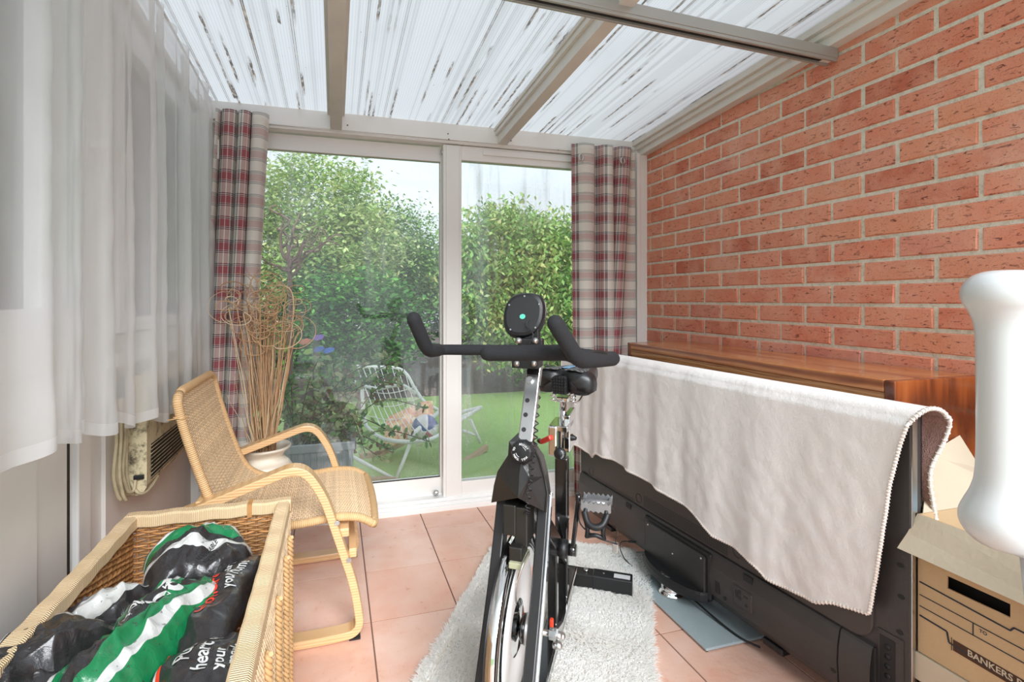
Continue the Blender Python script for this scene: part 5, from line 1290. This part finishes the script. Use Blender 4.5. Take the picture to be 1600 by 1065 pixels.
# ================================================================== wooden chest along the brick wall
M['sheesham'] = mk_wood('sheesham_top', [sr(110, 54, 28), sr(150, 84, 44), sr(180, 112, 62), sr(200, 138, 84)], (7, .9, 7), .22, 1.6, .5, 5.0)
M['sheesham_end'] = mk_wood('sheesham_end', [sr(58, 24, 12), sr(104, 48, 20), sr(140, 70, 30), sr(160, 88, 42)], (9, 9, 1.0), .25, 1.2, .5, 5.0)
M['sheesham_front'] = mk_wood('sheesham_front', [sr(120, 74, 40), sr(168, 114, 66), sr(196, 144, 92), sr(150, 102, 60)], (6, 1.1, 9), .3, 2.0, .4, 6.0)
def chest():
    x0, x1, y0, y1, H = 1.395, 1.729, .985, 2.26, .878
    root = thing('wooden_chest', 'long dark hardwood chest standing against the brick wall behind the television', 'chest', (1.56, 1.6, 0))
    b = MB(); b.box((x0, y0+.028, H-.034), (x1, y1-.028, H)); b.build('top', M['sheesham'], root, bevel=.003)
    for ya, yb in ((y0, y0+.028), (y1-.028, y1)):
        b = MB(); b.box((x0, ya, 0), (x1, yb, H)); b.build('side', M['sheesham_end'], root, bevel=.003)
    b = MB(); b.box((x0+.006, y0+.028, .06), (x0+.030, y1-.028, H-.034)); b.box((x0+.002, y0+.028, H-.060), (x0+.03, y1-.028, H-.034)); b.build('front', M['sheesham_front'], root, bevel=.002)
    b = MB(); b.box((x1-.012, y0+.028, .02), (x1, y1-.028, H-.034)); b.box((x0+.01, y0+.028, .0), (x1-.01, y1-.028, .06)); b.build('back', M['sheesham_end'], root)
chest()
# ================================================================== archive boxes
M['card'] = plain('brown_card', sr(204, 174, 134), .85, 0, .08, 14, .0008, 120)
M['cardlight'] = plain('pale_card', sr(206, 192, 168), .85, 0, .06, 10, .0008, 90)
M['ink'] = plain('dark_blue_ink', sr(44, 50, 58), .7)
M['brownink'] = plain('brown_ink', sr(74, 46, 28), .7)
def boxes():
    x0, x1, y0, y1 = 1.308, 1.690, .42, .872
    # lower carton with its pale lid
    r1 = thing('archive_box', 'closed brown cardboard archive box with pale lid, lower of the stacked pair', 'box', (1.5, .65, 0), 'cardboard boxes beside the television')
    b = MB(); b.box((x0+.004, y0+.004, 0), (x1-.004, y1-.004, .262)); b.build('carton', M['card'], r1, bevel=.002)
    b = MB(); b.box((x0-.006, y0-.006, .205), (x1+.004, y1+.004, .268)); b.build('lid', M['cardlight'], r1, bevel=.002)
    b = MB(); fx = x0+.0034
    for z in (.188, .180): b.box((fx-.0006, y0+.02, z-.0012), (fx+.001, y1-.03, z+.0012))
    b.build('print', M['ink'], r1)
    z0, z1 = .270, .590
    r2 = thing('archive_box', 'open brown cardboard archive box with raised flaps and printed lettering, upper of the stacked pair', 'box', (1.5, .65, z0), 'cardboard boxes beside the television')
    t = .004
    # walls; the long side has an oblong hand hole
    hy0, hy1, hz0, hz1 = .700, .812, .448, .476
    b = MB()
    b.box((x0, y0, z0), (x0+t, y1, hz0)); b.box((x0, y0, hz1), (x0+t, y1, z1)); b.box((x0, y0, hz0), (x0+t, hy0, hz1)); b.box((x0, hy1, hz0), (x0+t, y1, hz1))
    b.box((x1-t, y0, z0), (x1, y1, z1)); b.box((x0+t, y1-t, z0), (x1-t, y1, z1)); b.box((x0+t, y0, z0), (x1-t, y0+t, z1)); b.box((x0+t, y0+t, z0), (x1-t, y1-t, z0+t))
    b.build('carton', M['card'], r2)
    b = MB(); b.add([(x0+t+.012, hy0-.008, hz1+.004), (x0+t+.012, hy1+.008, hz1+.004), (x0+t+.045, hy1, hz1-.012), (x0+t+.045, hy0, hz1-.012)], [(0, 1, 2, 3)]); b.add([(x0+t, hy0, hz1), (x0+t, hy1, hz1), (x0+t+.030, hy1, hz1-.008), (x0+t+.030, hy0, hz1-.008)], [(0, 1, 2, 3)]); b.build('hand_hole_flap', M['card'], r2, solid=.002)
    b = MB(); b.box((x0+.05, y0+.02, z0+.02), (x1-.05, y1-.02, z0+.215)); b.build('dark_filler', M['dark'], r2)  # black block stands in for the shade inside, behind the hand hole
    # print
    b = MB(); fx = x0-.0007
    def line(ya, za, yb, zb, w=.0013): b.bar((fx, ya, za), (fx, yb, zb), .0008, w*2, up=(0, 0, 1) if abs(za-zb) < abs(ya-yb) else (0, 1, 0))
    L_ = lambda w, *pts: [line(a[0], a[1], c_[0], c_[1], w) for a, c_ in zip(pts, pts[1:])]
    L_(.0016, (.868, .434), (.700, .423), (.694, .432), (.60, .430))
    L_(.0010, (.868, .404), (.50, .392)); L_(.0010, (.868, .378), (.50, .366)); L_(.0010, (.763, .400), (.763, .374))
    L_(.0018, (.868, .356), (.812, .352), (.808, .330), (.50, .312))
    b.build('ruled_lines', M['ink'], r2)
    b = MB(); b.add([(fx, .800, .318), (fx, .800, .342), (fx, .62, .336), (fx, .62, .312)], [(0, 1, 2, 3)]); b.add([(fx-.0002, .8035, .3165), (fx-.0002, .8035, .3445), (fx-.0002, .8022, .3445), (fx-.0002, .8022, .3165)], [(0, 1, 2, 3)]); b.build('name_panel', M['brownink'], r2, solid=.0006)
    ay = Vector((0, 0, 1)); ax = Vector((0, -1, -.033))
    b = MB(); letters(b, 'BANKERS BOX', .0185, (fx-.0006, .712, .3290), ax, ay, .0004, .0002); b.build('lettering', M['cardlight'], r2)
    b = MB(); letters(b, 'TO', .010, (fx-.0002, .745, .391), ax, ay, .0002, .0002); b.build('lettering', M['ink'], r2)
    b = MB(); letters(b, 'STORAGE FILE', .022, (fx-.0002, .60, .416), ax, ay, .0004, .0002); b.build('lettering', M['ink'], r2)
    # flaps
    def slab(name, quad, mat):
        b = MB(); n = len(quad); nn = (quad[1]-quad[0]).cross(quad[2]-quad[0]).normalized()*.0018
        b.add([q+nn for q in quad]+[q-nn for q in quad], [tuple(range(n)), tuple(range(n, 2*n))[::-1]]+[(k, n+k, n+(k+1) % n, (k+1) % n) for k in range(n)]); return b.build(name, mat, r2)
    V3 = Vector
    slab('flap', [V3((x0, y1, z1)), V3((x0, y0, z1)), V3((x0-.045, y0+.01, z1-.085)), V3((x0-.042, .888, z1-.082)), V3((x0-.020, .880, z1-.045))], M['cardlight'])
    slab('flap', [V3((x0+.012, y1-.002, z1)), V3((x1-.01, y1-.002, z1)), atY(1533, 734, .935), atY(1499, 680, .975), atY(1452, 708, .955)], M['cardlight'])
    slab('flap', [V3((x1, y0, z1)), V3((x1, y1, z1)), V3((x1+.018, y1-.01, z1+.10)), V3((x1+.018, y0+.01, z1+.10))], M['card'])
    p = thing('paper_sheaf', 'pale blue papers lying inside the open archive box', 'papers', (1.5, .7, z0+.216))
    for k, col in enumerate((sr(176, 206, 222), sr(196, 214, 222), sr(168, 198, 216))):
        b = MB(); b.box((x0+.03+.01*k, y0+.04, z0+.217+.016*k), (x1-.03, y1-.03-.02*k, z0+.231+.016*k)); b.build('paper', plain('blue_paper', col, .8, 0, .05, 30), p)
boxes()
# ================================================================== white plastic chair at the near right
def white_chair():
    k = .80; w = lambda px, py, kk=k: atD(px, py, kk)
    o = w(1570, 600); root = thing('plastic_chair', 'white glossy plastic chair, its curved arm close to us at the right edge', 'chair', (o.x+.15, o.y-.05, 0))
    out = Vector((.84, -.50, 0)); up = Vector((0, 0, 1))
    c1, c2, e1 = w(1573, 452), w(1574, 800), w(1574, 800)+out*.36-up*.08
    prof = [(.0, .030), (.022, .029), (.040, .022), (.051, .009), (.0545, -.006), (.052, -.020), (.045, -.034), (.039, -.052), (.0365, -.08), (.0355, -.15), (.0355, -.24), (.037, -.29), (.042, -.315), (.050, -.335), (.056, -.352), (.056, -.368), (.048, -.385), (.032, -.398), (0, -.404)]
    sp_ = spline([(r_, 0, z) for r_, z in prof], 5)
    b = MB(); b.lathe([(max(0, p.x), p.z) for p in sp_], c1, n=40)
    b.tube(spline([c1+up*-.004, c1+out*.10, c1+out*.22, c1+out*.36], 5), .033, 20); b.tube(spline([c1-up*.355, c1-up*.375+out*.06, c1-up*.40+out*.14, c1-up*.42+out*.24, e1], 6), [.050-.0004*i for i in range(25)], 20)
    b.build('arm_frame', M['white'], root); pts = [c1+out*.36]
    # the rest of the chair, past the frame edge
    e0 = pts[0]
    b = MB(); b.tube([e0, e0+out*.02-up*.1, e1+out*.02+up*.1, e1], .034, 16); b.build('back_upright', M['white'], root)
    b = MB(); sc = (c2+e1)/2-up*.13; b.obox(sc+Vector((-.06, -.16, -.15)), .20, .20, .02, out, (.5, .84, 0), (0, 0, 1), .015); b.build('seat', M['white'], root)
    for s, t in ((-1, -1), (-1, 1), (1, -1), (1, 1)):
        b = MB(); top = sc+Vector((-.06, -.16, -.15))+out*(.17*s)+Vector((.5, .84, 0))*(.17*t); b.tube([top, Vector((top.x+.02*s, top.y, .0))], [.026, .02], 14); b.build('leg', M['white'], root)
    b = MB(); b.tube([c2+out*.05-up*.06, sc+Vector((-.06, -.16, -.14))-out*.15+Vector((.5, .84, 0))*.15], .03, 14); b.tube([e1, sc+Vector((-.06, -.16, -.14))+out*.15+Vector((.5, .84, 0))*.15], .03, 14); b.build('arm_support', M['white'], root)
white_chair()
# ================================================================== the garden
GZ = -.12
lw = NT('lawn_grass'); q = lw.obj(); n = lw.noise(q, 2.2, 5, .6); n2 = lw.noise(q, 55, 3, .7)
c = lw.mix(n, sr(150, 182, 108), sr(176, 202, 132)); c = lw.mix(lw.math('MULTIPLY', n2, .55), c, sr(124, 156, 90)); c = lw.mix(lw.math('MULTIPLY', lw.math('GREATER_THAN', lw.noise(q, 1.3, 4, .7), .63), .6), c, sr(150, 140, 96))
lw.done(lw.pbr(c, .95, 0, lw.bump(n2, .02)))
b = MB(); b.box((-14, 2.77, GZ-.1), (14, 6.4, GZ)); b.box((-14, -6, GZ-.1), (-.78, 2.77, GZ)); o = b.build('lawn', lw.m); struct(o)
bm_ = NT('bark_mulch'); q = bm_.obj(); n = bm_.noise(q, 40, 5, .8); bm_.done(bm_.pbr(bm_.ramp(n, [(.3, sr(58, 46, 42)), (.5, sr(104, 88, 82)), (.7, sr(160, 146, 140))]), .95, 0, bm_.bump(n, .03)))
b = MB(); b.box((-14, 6.4, GZ-.1), (14, 22, GZ+.004)); struct(b.build('ground_bark', bm_.m))
M['leaf'] = mk_tinted('leaf_green', .45, .35); M['trunk'] = plain('bark', sr(70, 58, 48), .9, 0, .3, 12, .01, 30)
def foliage(name, parent, blobs, n, size, cols, seed, clump=36, droop=.0, spread=.16, aspect=.45):
    g = np.random.default_rng(seed); nc = max(1, n//clump); C = []
    vol = np.array([b_[3]*b_[4]*b_[5] for b_ in blobs])**.8; vol = vol/vol.sum()
    which = g.choice(len(blobs), nc, p=vol)
    B_ = np.array(blobs, float)[which]
    d = g.normal(size=(nc, 3)); d /= np.linalg.norm(d, axis=1, keepdims=True); r_ = g.uniform(.25, 1, (nc, 1))**.4
    C = B_[:, :3]+d*r_*B_[:, 3:6]
    P = np.repeat(C, clump, 0)+g.normal(size=(nc*clump, 3))*spread*np.array([1, 1, .55]); cl = np.repeat(np.arange(nc), clump); m = len(P)
    P[:, 2] = np.maximum(P[:, 2], GZ+.02)
    a = g.uniform(0, 2*np.pi, m); out = np.stack([np.cos(a), np.sin(a), -droop+g.normal(size=m)*.45], 1); out /= np.linalg.norm(out, axis=1, keepdims=True)
    sd = np.cross(out, np.array([0, 0, 1.])+g.normal(size=(m, 3))*.35); sd /= np.linalg.norm(sd, axis=1, keepdims=True)
    L = size*g.uniform(.6, 1.3, (m, 1)); W = L*aspect*.5
    V = np.stack([P, P+out*L*.45+sd*W, P+out*L, P+out*L*.45-sd*W], 1).reshape(-1, 3)
    F = np.arange(m*4).reshape(-1, 4)
    cols = np.array(cols); cc = cols[g.integers(0, len(cols), nc)][cl]*g.uniform(.75, 1.2, (m, 1)); T = np.repeat(np.concatenate([cc, np.ones((m, 1))], 1), 4, 0)
    return fast_mesh(name, V, F, M['leaf'], parent, attr=T)
def tree(label, base, h, blobs, n, size, cols, seed, group=None, droop=0, spread=.16, aspect=.45, name='garden_tree', cat='tree', r=.07, nb=7):
    root = thing(name, label, cat, (base[0], base[1], GZ), group); rr_ = random.Random(seed)
    b = MB(); top = Vector((base[0]+rr_.uniform(-.1, .1), base[1], GZ+h)); b0 = Vector((base[0], base[1], GZ)); b.tube(spline([b0, b0.lerp(top, .4)+Vector((.05, .03, 0)), top], 5), [r*(1-.05*i) for i in range(11)], 10)
    for k in range(nb):
        bl = blobs[k % len(blobs)]; s = b0.lerp(top, rr_.uniform(.4, .95)); e = Vector((bl[0]+rr_.uniform(-.6, .6)*bl[3], bl[1]+rr_.uniform(-.6, .6)*bl[4], bl[2]+rr_.uniform(-.4, .6)*bl[5])); b.tube(spline([s, (s+e)/2+Vector((0, 0, .12)), e], 4), [r*.45*(1-.09*i) for i in range(9)], 7)
    b.build('trunk', M['trunk'], root)
    foliage('foliage', root, blobs, n, size, cols, seed, droop=droop, spread=spread, aspect=aspect); return root
LG = [sr(178, 198, 126), sr(156, 184, 110), sr(192, 206, 142), sr(140, 172, 100), sr(204, 208, 146)]
MG = [sr(118, 158, 74), sr(96, 140, 62), sr(136, 172, 86), sr(84, 124, 60)]
DG = [sr(62, 120, 48), sr(84, 146, 60), sr(104, 166, 70), sr(44, 90, 40)]
YG = [sr(158, 190, 108), sr(132, 174, 90), sr(172, 192, 118), sr(116, 160, 84), sr(186, 188, 122), sr(146, 184, 100)]
tree('light green feathery tree filling the left pane of the patio door', (-.2, 7.0), 2.1, [(-.25, 6.9, 2.25, .75, .6, .75), (-.75, 7.0, 1.7, .7, .6, .7), (.30, 6.8, 1.75, .55, .5, .55), (-.1, 6.6, 1.35, .7, .5, .5)], 30000, .075, LG, 21, 'trees beyond the lawn', .35)
tree('mid green tree with ragged top left of the white door mullion', (.95, 8.1), 2.0, [(.85, 8.0, 1.95, .62, .5, .62), (1.25, 8.1, 1.45, .55, .5, .6), (.6, 7.9, 1.35, .6, .5, .6)], 20000, .072, MG, 22, 'trees beyond the lawn', .35, .20)
tree('broad drooping yellow-green tree filling the right pane of the patio door', (1.55, 6.9), 1.7, [(2.05, 6.1, 1.72, .58, .5, .55), (2.65, 6.0, 1.55, .55, .5, .65), (1.75, 6.2, 1.25, .42, .4, .55), (2.45, 5.9, .85, .6, .4, .5), (2.0, 6.0, .75, .35, .3, .4)], 30000, .08, YG, 23, 'trees beyond the lawn', .75, .15)
tree('dark glossy evergreen shrub behind the white wire garden chair', (.25, 5.9), .8, [(.25, 5.9, .95, .62, .35, .50), (.55, 6.0, .65, .45, .3, .45), (-.25, 5.9, .8, .45, .3, .6)], 13000, .065, DG, 24, 'shrubs beyond the lawn', .1, .10, .6, 'garden_shrub', 'shrub', .03)
tree('deep green bush right of the mid green tree in the gap before the mullion', (1.75, 8.6), .9, [(1.75, 8.6, 1.1, .5, .4, .75), (1.45, 8.9, 1.5, .4, .4, .6)], 9000, .065, [sr(60, 100, 56), sr(80, 122, 66), sr(46, 80, 46)], 25, 'shrubs beyond the lawn', .2, .13, .5, 'garden_shrub', 'shrub', .03)
tree('fresh green low bush under the drooping tree in the right pane', (2.9, 6.4), .5, [(2.8, 6.4, .35, .6, .3, .42), (3.3, 6.3, .6, .6, .4, .6)], 9000, .06, [sr(92, 150, 62), sr(76, 130, 54), sr(120, 168, 80)], 27, 'shrubs beyond the lawn', .2, .12, .5, 'garden_shrub', 'shrub', .03)
for k, (x, y, hgt) in enumerate(((-2.6, 9.5, 1.4), (-.9, 10.2, 1.5), (2.9, 10.2, 1.5), (4.6, 9.6, 1.7))):
    tree(['tall dark hedge bush far behind at the left end of the garden', 'dark hedge bush far behind the light green tree', 'dark hedge bush far behind the drooping tree', 'dark hedge bush far behind at the right end of the garden'][k], (x, y), hgt, [(x, y, hgt*.55, .95, .5, hgt*.75), (x+.4, y+.2, hgt*.4, .9, .5, hgt*.6)], 5000, .13, [sr(58, 92, 56), sr(74, 110, 66), sr(46, 76, 48)], 40+k, 'hedge bushes at the far end of the garden', .15, .2, .5, 'hedge_bush', 'bush', .05)
# pale tree trunk under the drooping tree
# bushes beyond the side windows
for k, (x, y, hgt) in enumerate(((-4.3, .6, 1.9), (-4.2, 2.9, 2.0), (-4.4, 5.4, 2.1))):
    tree(['shaded side hedge bush seen through the net over the door', 'shaded side hedge bush seen through the net over the window', 'shaded side hedge bush beyond the corner of the window'][k], (x, y), hgt*.8, [(x, y, hgt*.5, .6, 1.3, hgt*.55)], 4200, .12, [sr(60, 84, 58), sr(78, 100, 70), sr(50, 70, 52)], 60+k, 'hedge bushes along the side passage', .1, .16, .5, 'hedge_bush', 'bush', .05)
# --- planter and shrub just outside
def planter():
    root = thing('planter', 'grey ridged planter trough outside the door behind the armchair', 'planter', (-.10, 3.25, GZ)); b = MB()
    x0, x1, y0, y1, z1 = -.34, .11, 3.06, 3.42, .275
    b.add([(x0+.03, y0+.02, GZ), (x1-.03, y0+.02, GZ), (x1-.03, y1-.02, GZ), (x0+.03, y1-.02, GZ), (x0, y0, z1), (x1, y0, z1), (x1, y1, z1), (x0, y1, z1), (x0+.02, y0+.02, z1), (x1-.02, y0+.02, z1), (x1-.02, y1-.02, z1), (x0+.02, y1-.02, z1), (x0+.03, y0+.03, z1-.05), (x1-.03, y0+.03, z1-.05), (x1-.03, y1-.03, z1-.05), (x0+.03, y1-.03, z1-.05)],
          [(3, 2, 1, 0), (0, 1, 5, 4), (1, 2, 6, 5), (2, 3, 7, 6), (3, 0, 4, 7), (4, 5, 9, 8), (5, 6, 10, 9), (6, 7, 11, 10), (7, 4, 8, 11), (8, 9, 13, 12), (9, 10, 14, 13), (10, 11, 15, 14), (11, 8, 12, 15), (12, 13, 14, 15)])
    g = plain('grey_planter', sr(136, 142, 146), .5, 0, .08, 6); body = b.build('trough', g, root, bevel=.006)
    b = MB(); b.box((x0-.012, y0-.012, z1-.045), (x1+.012, y0+.004, z1+.004), .006); b.box((x1-.004, y0-.012, z1-.045), (x1+.012, y1+.012, z1+.004), .006)
    for k in range(12): x = x0+.04+k*.034; b.bar((x, y0+.006, GZ+.02), (x-.004, y0-.003, z1-.05), .008, .008)
    b.build('rim', g, body)
    sh = thing('potted_shrub', 'evergreen shrub with arching leafy stems in the grey planter', 'shrub', (-.1, 3.24, z1-.05)); rs = random.Random(5); b = MB(); V = []; F = []; T = []
    for k in range(46):
        a = Vector((rs.uniform(-.28, .06), 3.24+rs.uniform(-.1, .12), z1-.05)); right = rs.random() < .5
        e = a+Vector((rs.uniform(.1, .62) if right else rs.uniform(-.25, .2), rs.uniform(-.16, .20), rs.uniform(.12, .55) if rs.random() < .75 else rs.uniform(-.12, .1)))
        pts = spline([a, a.lerp(e, .5)+Vector((0, 0, rs.uniform(.06, .2))), e], 8); b.tube(pts, .0028, 5)
        for i, p in enumerate(pts[3:]):
            for _ in range(3):
                d = Vector((rs.gauss(0, 1), rs.gauss(0, .7), rs.gauss(.1, .7))).normalized(); L = rs.uniform(.03, .058); w = d.cross(Vector((rs.gauss(0, 1), rs.gauss(0, 1), rs.gauss(0, 1)))).normalized()*L*.28; n0 = len(V)
                V += [p, p+d*L*.3+w*.8, p+d*L*.7+w*.8, p+d*L, p+d*L*.7-w*.8, p+d*L*.3-w*.8]; F += [(n0, n0+1, n0+2, n0+3), (n0, n0+3, n0+4, n0+5)]
                c_ = rs.choice((sr(96, 142, 80), sr(126, 160, 100), sr(146, 164, 112), sr(76, 116, 66), sr(166, 170, 128), sr(106, 88, 64))); T += [(*c_, 1)]*6
    b.build('stems', M['trunk'], sh); fast_mesh('leaves', V, F, M['leaf'], sh, attr=T)
planter()
def bare():
    root = thing('twisted_shrub', 'bare twisted brown branches standing outside behind the dried twigs', 'shrub', (-.33, 3.60, GZ)); rs = random.Random(3); b = MB(); o = Vector((-.33, 3.6, GZ)); fork = atY(452, 400, 3.6)
    b.tube(spline([o, o.lerp(fork, .5)+Vector((.03, 0, 0)), fork], 6), [.022-.0008*i for i in range(13)], 8)
    for px, py, y in ((425, 315, 3.55), (438, 345, 3.6), (460, 330, 3.65), (505, 352, 3.55), (535, 362, 3.6), (522, 380, 3.5), (488, 362, 3.7), (430, 415, 3.5), (400, 400, 3.65), (470, 350, 3.6)):
        e = atY(px, py, y); pts = [fork-Vector((0, 0, rs.uniform(0, .15)))]
        for k in range(1, 7): pts.append(pts[0].lerp(e, k/6)+Vector((rs.gauss(0, .022), rs.gauss(0, .02), rs.gauss(0, .022))))
        pts = spline(pts, 5); b.tube(pts, [.010*(1-.8*i/len(pts))+.0015 for i in range(len(pts))], 6)
        for _ in range(3):
            s = pts[rs.randrange(len(pts)//2, len(pts))]; q = s+Vector((rs.gauss(0, .06), rs.gauss(0, .05), rs.gauss(.02, .05))); b.tube(spline([s, s.lerp(q, .5)+Vector((rs.gauss(0, .02), 0, rs.gauss(0, .02))), q], 4), .0028, 5)
    b.build('branches', plain('twisted_bark', sr(120, 92, 84), .85, 0, .2, 20), root)
bare()
# windmill toy among the leaves
def windmill():
    c0 = atY(490, 538, 3.62); root = thing('garden_windmill', 'small purple and blue toy windmill among the shrub leaves', 'windmill', (c0.x, c0.y, GZ))
    for k, (dx, dz, col) in enumerate(((-.055, .02, sr(206, 120, 90)), (.03, .045, sr(130, 90, 190)), (.03, -.035, sr(50, 90, 190)), (.095, -.045, sr(60, 110, 200)), (-.03, -.05, sr(150, 190, 90)))):
        b = MB(); p = c0+Vector((dx, .01*k, dz)); b.add([p+Vector((-.04, 0, -.010)), p+Vector((-.012, -.012, -.020)), p+Vector((.025, -.006, -.010)), p+Vector((.042, 0, .012)), p+Vector((.012, .012, .020)), p+Vector((-.024, .006, .012))], [tuple(range(6))]); b.build('vane', plain('windmill_vane', col, .4), root, solid=.004)
    b = MB(); b.tube([(c0.x, c0.y+.02, GZ), (c0.x, c0.y+.02, c0.z)], .005, 8); b.build('stick', M['trunk'], root)
windmill()
# --- white wire rocking chair on the lawn
def rocker():
    root = thing('garden_rocking_chair', 'white wire garden rocking chair with wooden runners on the lawn', 'chair', (.85, 3.9, GZ)); W = plain('white_garden_metal', sr(228, 230, 228), .4)
    q = atY; f = MB()
    f.tube(spline([q(551, 572, 4.25), q(585, 573, 4.35), q(620, 575, 4.4), q(636, 585, 4.4), q(648, 606, 4.35), q(664, 628, 4.25), q(690, 642, 4.1), q(712, 645, 3.95), q(735, 640, 3.85), q(751, 636, 3.8)], 5), .014, 10, round_end=True)
    f.tube(spline([q(551, 595, 3.75), q(570, 603, 3.75), q(592, 607, 3.72), q(612, 603, 3.7), q(630, 602, 3.7), q(648, 614, 3.75)], 5), .013, 10, round_end=True)
    f.tube(spline([q(585, 678, 3.62), q(605, 687, 3.55), q(640, 690, 3.52), q(672, 686, 3.58), q(694, 674, 3.7), q(722, 655, 3.8), q(751, 637, 3.8)], 5), .014, 10, round_end=True)
    f.tube([q(566, 604, 3.74), q(567, 640, 3.72), q(572, 665, 3.65), q(585, 678, 3.62)], .013, 8)
    f.tube([q(640, 682, 3.58), q(690, 640, 4.0)], .017, 8)
    fr = f.build('frame', W, root)
    n = MB()
    for t in np.linspace(.08, .95, 9):
        a = q(551+85*t, 573+4*t, 4.3); m = q(572+85*t, 625+20*t, 4.0); e = q(592+95*t, 680-6*t, 3.62); n.tube(spline([a, m, e], 5), .0034, 6)
    for t in (.2, .45, .7, .9):
        a = q(554+30*t, 590+85*t, 3.9); m = q(600+25*t, 598+82*t, 4.05-.2*t); e = q(642+46*t, 592+60*t, 4.35-.3*t); n.tube(spline([a, m, e], 5), .0034, 6)
    for t in (0, .5, 1): n.tube([q(660+30*t, 672-10*t, 3.7), q(722+20*t, 655-14*t, 3.85)], .0055, 6)
    n.build('wire_seat', W, root)
    l = MB()
    for a, e in (((643, 688, 3.55), (619, 748, 3.5)), ((551, 713, 3.55), (618, 749, 3.5)), ((735, 655, 3.9), (751, 692, 3.9)), ((722, 672, 3.9), (742, 679, 3.9))): l.tube([q(*a), q(*e)], .012, 8)
    l.build('leg', W, root)
    wd = plain('weathered_runner', sr(176, 150, 124), .7, 0, .2, 12)
    for pts in ([(562, 712, 3.9), (595, 707, 3.95), (632, 690, 4.2)], [(578, 750, 3.42), (606, 749, 3.46), (640, 755, 3.5)], [(716, 728, 3.75), (740, 712, 3.85), (760, 698, 3.95)]):
        b = MB(); b.sweep(spline([q(*p) for p in pts], 5), [(-.018, -.018), (.018, -.018), (.018, .018), (-.018, .018)], (0, 0, 1)); b.build('runner', wd, root)
rocker()
def ball():
    c0 = atY(664, 668, 3.78); root = thing('beach_ball', 'red white and blue striped ball on the wire rocking chair', 'ball', tuple(c0-Vector((0, 0, .098))))
    t = NT('striped_ball'); u, v, w = t.sep(t.obj()); ang = t.math('ARCTAN2', t.math('SUBTRACT', v, 0.0), u); f = t.math('FRACT', t.math('ADD', t.math('DIVIDE', t.math('ARCTAN2', t.math('SUBTRACT', w, .098), u), 2*PI), .5))
    t.done(t.pbr(t.ramp(f, [(0, sr(226, 222, 222)), (.17, sr(196, 96, 120)), (.38, sr(230, 226, 226)), (.55, sr(72, 92, 150)), (.72, sr(226, 222, 222)), (.86, sr(76, 96, 150))], 'CONSTANT'), .3)); b = MB(); b.ball(c0, .098, 14); b.build('skin', t.m, root)
ball()
def cushion():
    c0 = atY(640, 662, 3.95); root = thing('garden_cushion', 'faded peach and yellow patterned cushion on the wire rocking chair', 'cushion', tuple(c0))
    t = NT('faded_print'); n = t.noise(t.obj(), 11, 2, .4, .8); t.done(t.pbr(t.ramp(n, [(.3, sr(232, 206, 150)), (.45, sr(236, 190, 160)), (.56, sr(226, 150, 130)), (.66, sr(240, 222, 190))]), .9))
    a = Vector((.72, -.1, .30)).normalized(); u_ = Vector((.1, .9, .3)).normalized(); n_ = a.cross(u_); b = MB()
    def fn(i, j, s): 
        x, y = i*2-1, j*2-1; h = .07*max(0, (1-x**4)*(1-y**4))**.5; return c0+a*x*.20+u_*y*.19+n_*h*s
    b.grid(lambda i, j: fn(i, j, 1), 16, 16); b.grid(lambda i, j: fn(i, j, -.6), 16, 16); b.build('cover', t.m, root)
cushion()
# ================================================================== light: bright overcast sky
wd = D.worlds.new('overcast_sky'); S.world = wd; wd.use_nodes = True; nt = wd.node_tree; nt.nodes.clear()
out = nt.nodes.new('ShaderNodeOutputWorld'); bg = nt.nodes.new('ShaderNodeBackground'); tc = nt.nodes.new('ShaderNodeTexCoord'); sx = nt.nodes.new('ShaderNodeSeparateXYZ'); cr = nt.nodes.new('ShaderNodeValToRGB')
nt.links.new(tc.outputs['Generated'], sx.inputs[0]); nt.links.new(sx.outputs[2], cr.inputs[0]); nt.links.new(cr.outputs[0], bg.inputs[0]); nt.links.new(bg.outputs[0], out.inputs[0])
e = cr.color_ramp.elements; e[0].position = 0; e[0].color = (.87, .94, 1, 1); e[1].position = .6; e[1].color = (.80, .90, 1, 1)
bg.inputs[1].default_value = SKY
if SUN:
    l = D.lights.new('fill_sun', 'SUN'); l.energy = SUN; l.angle = R(36); l.color = (.93, .97, 1); o = D.objects.new('fill_sun', l); COL.objects.link(o); o.rotation_euler = Vector((-.06, .84, -.545)).to_track_quat('-Z', 'Y').to_euler()  # soft sun added behind the camera to fill the room with light
S.view_settings.view_transform = 'Standard'; S.view_settings.look = 'None'; S.view_settings.gamma = 1; S.view_settings.use_curve_mapping = False
S.view_settings.exposure = EXPO
S.cycles.use_denoising = True; S.cycles.max_bounces = 12; S.cycles.diffuse_bounces = 5; S.cycles.transparent_max_bounces = 24; S.cycles.transmission_bounces = 8; S.cycles.sample_clamp_indirect = 8
S.cycles.caustics_reflective = False; S.cycles.caustics_refractive = False
for o in D.objects:
    if '_abs' in o.keys(): del o['_abs']
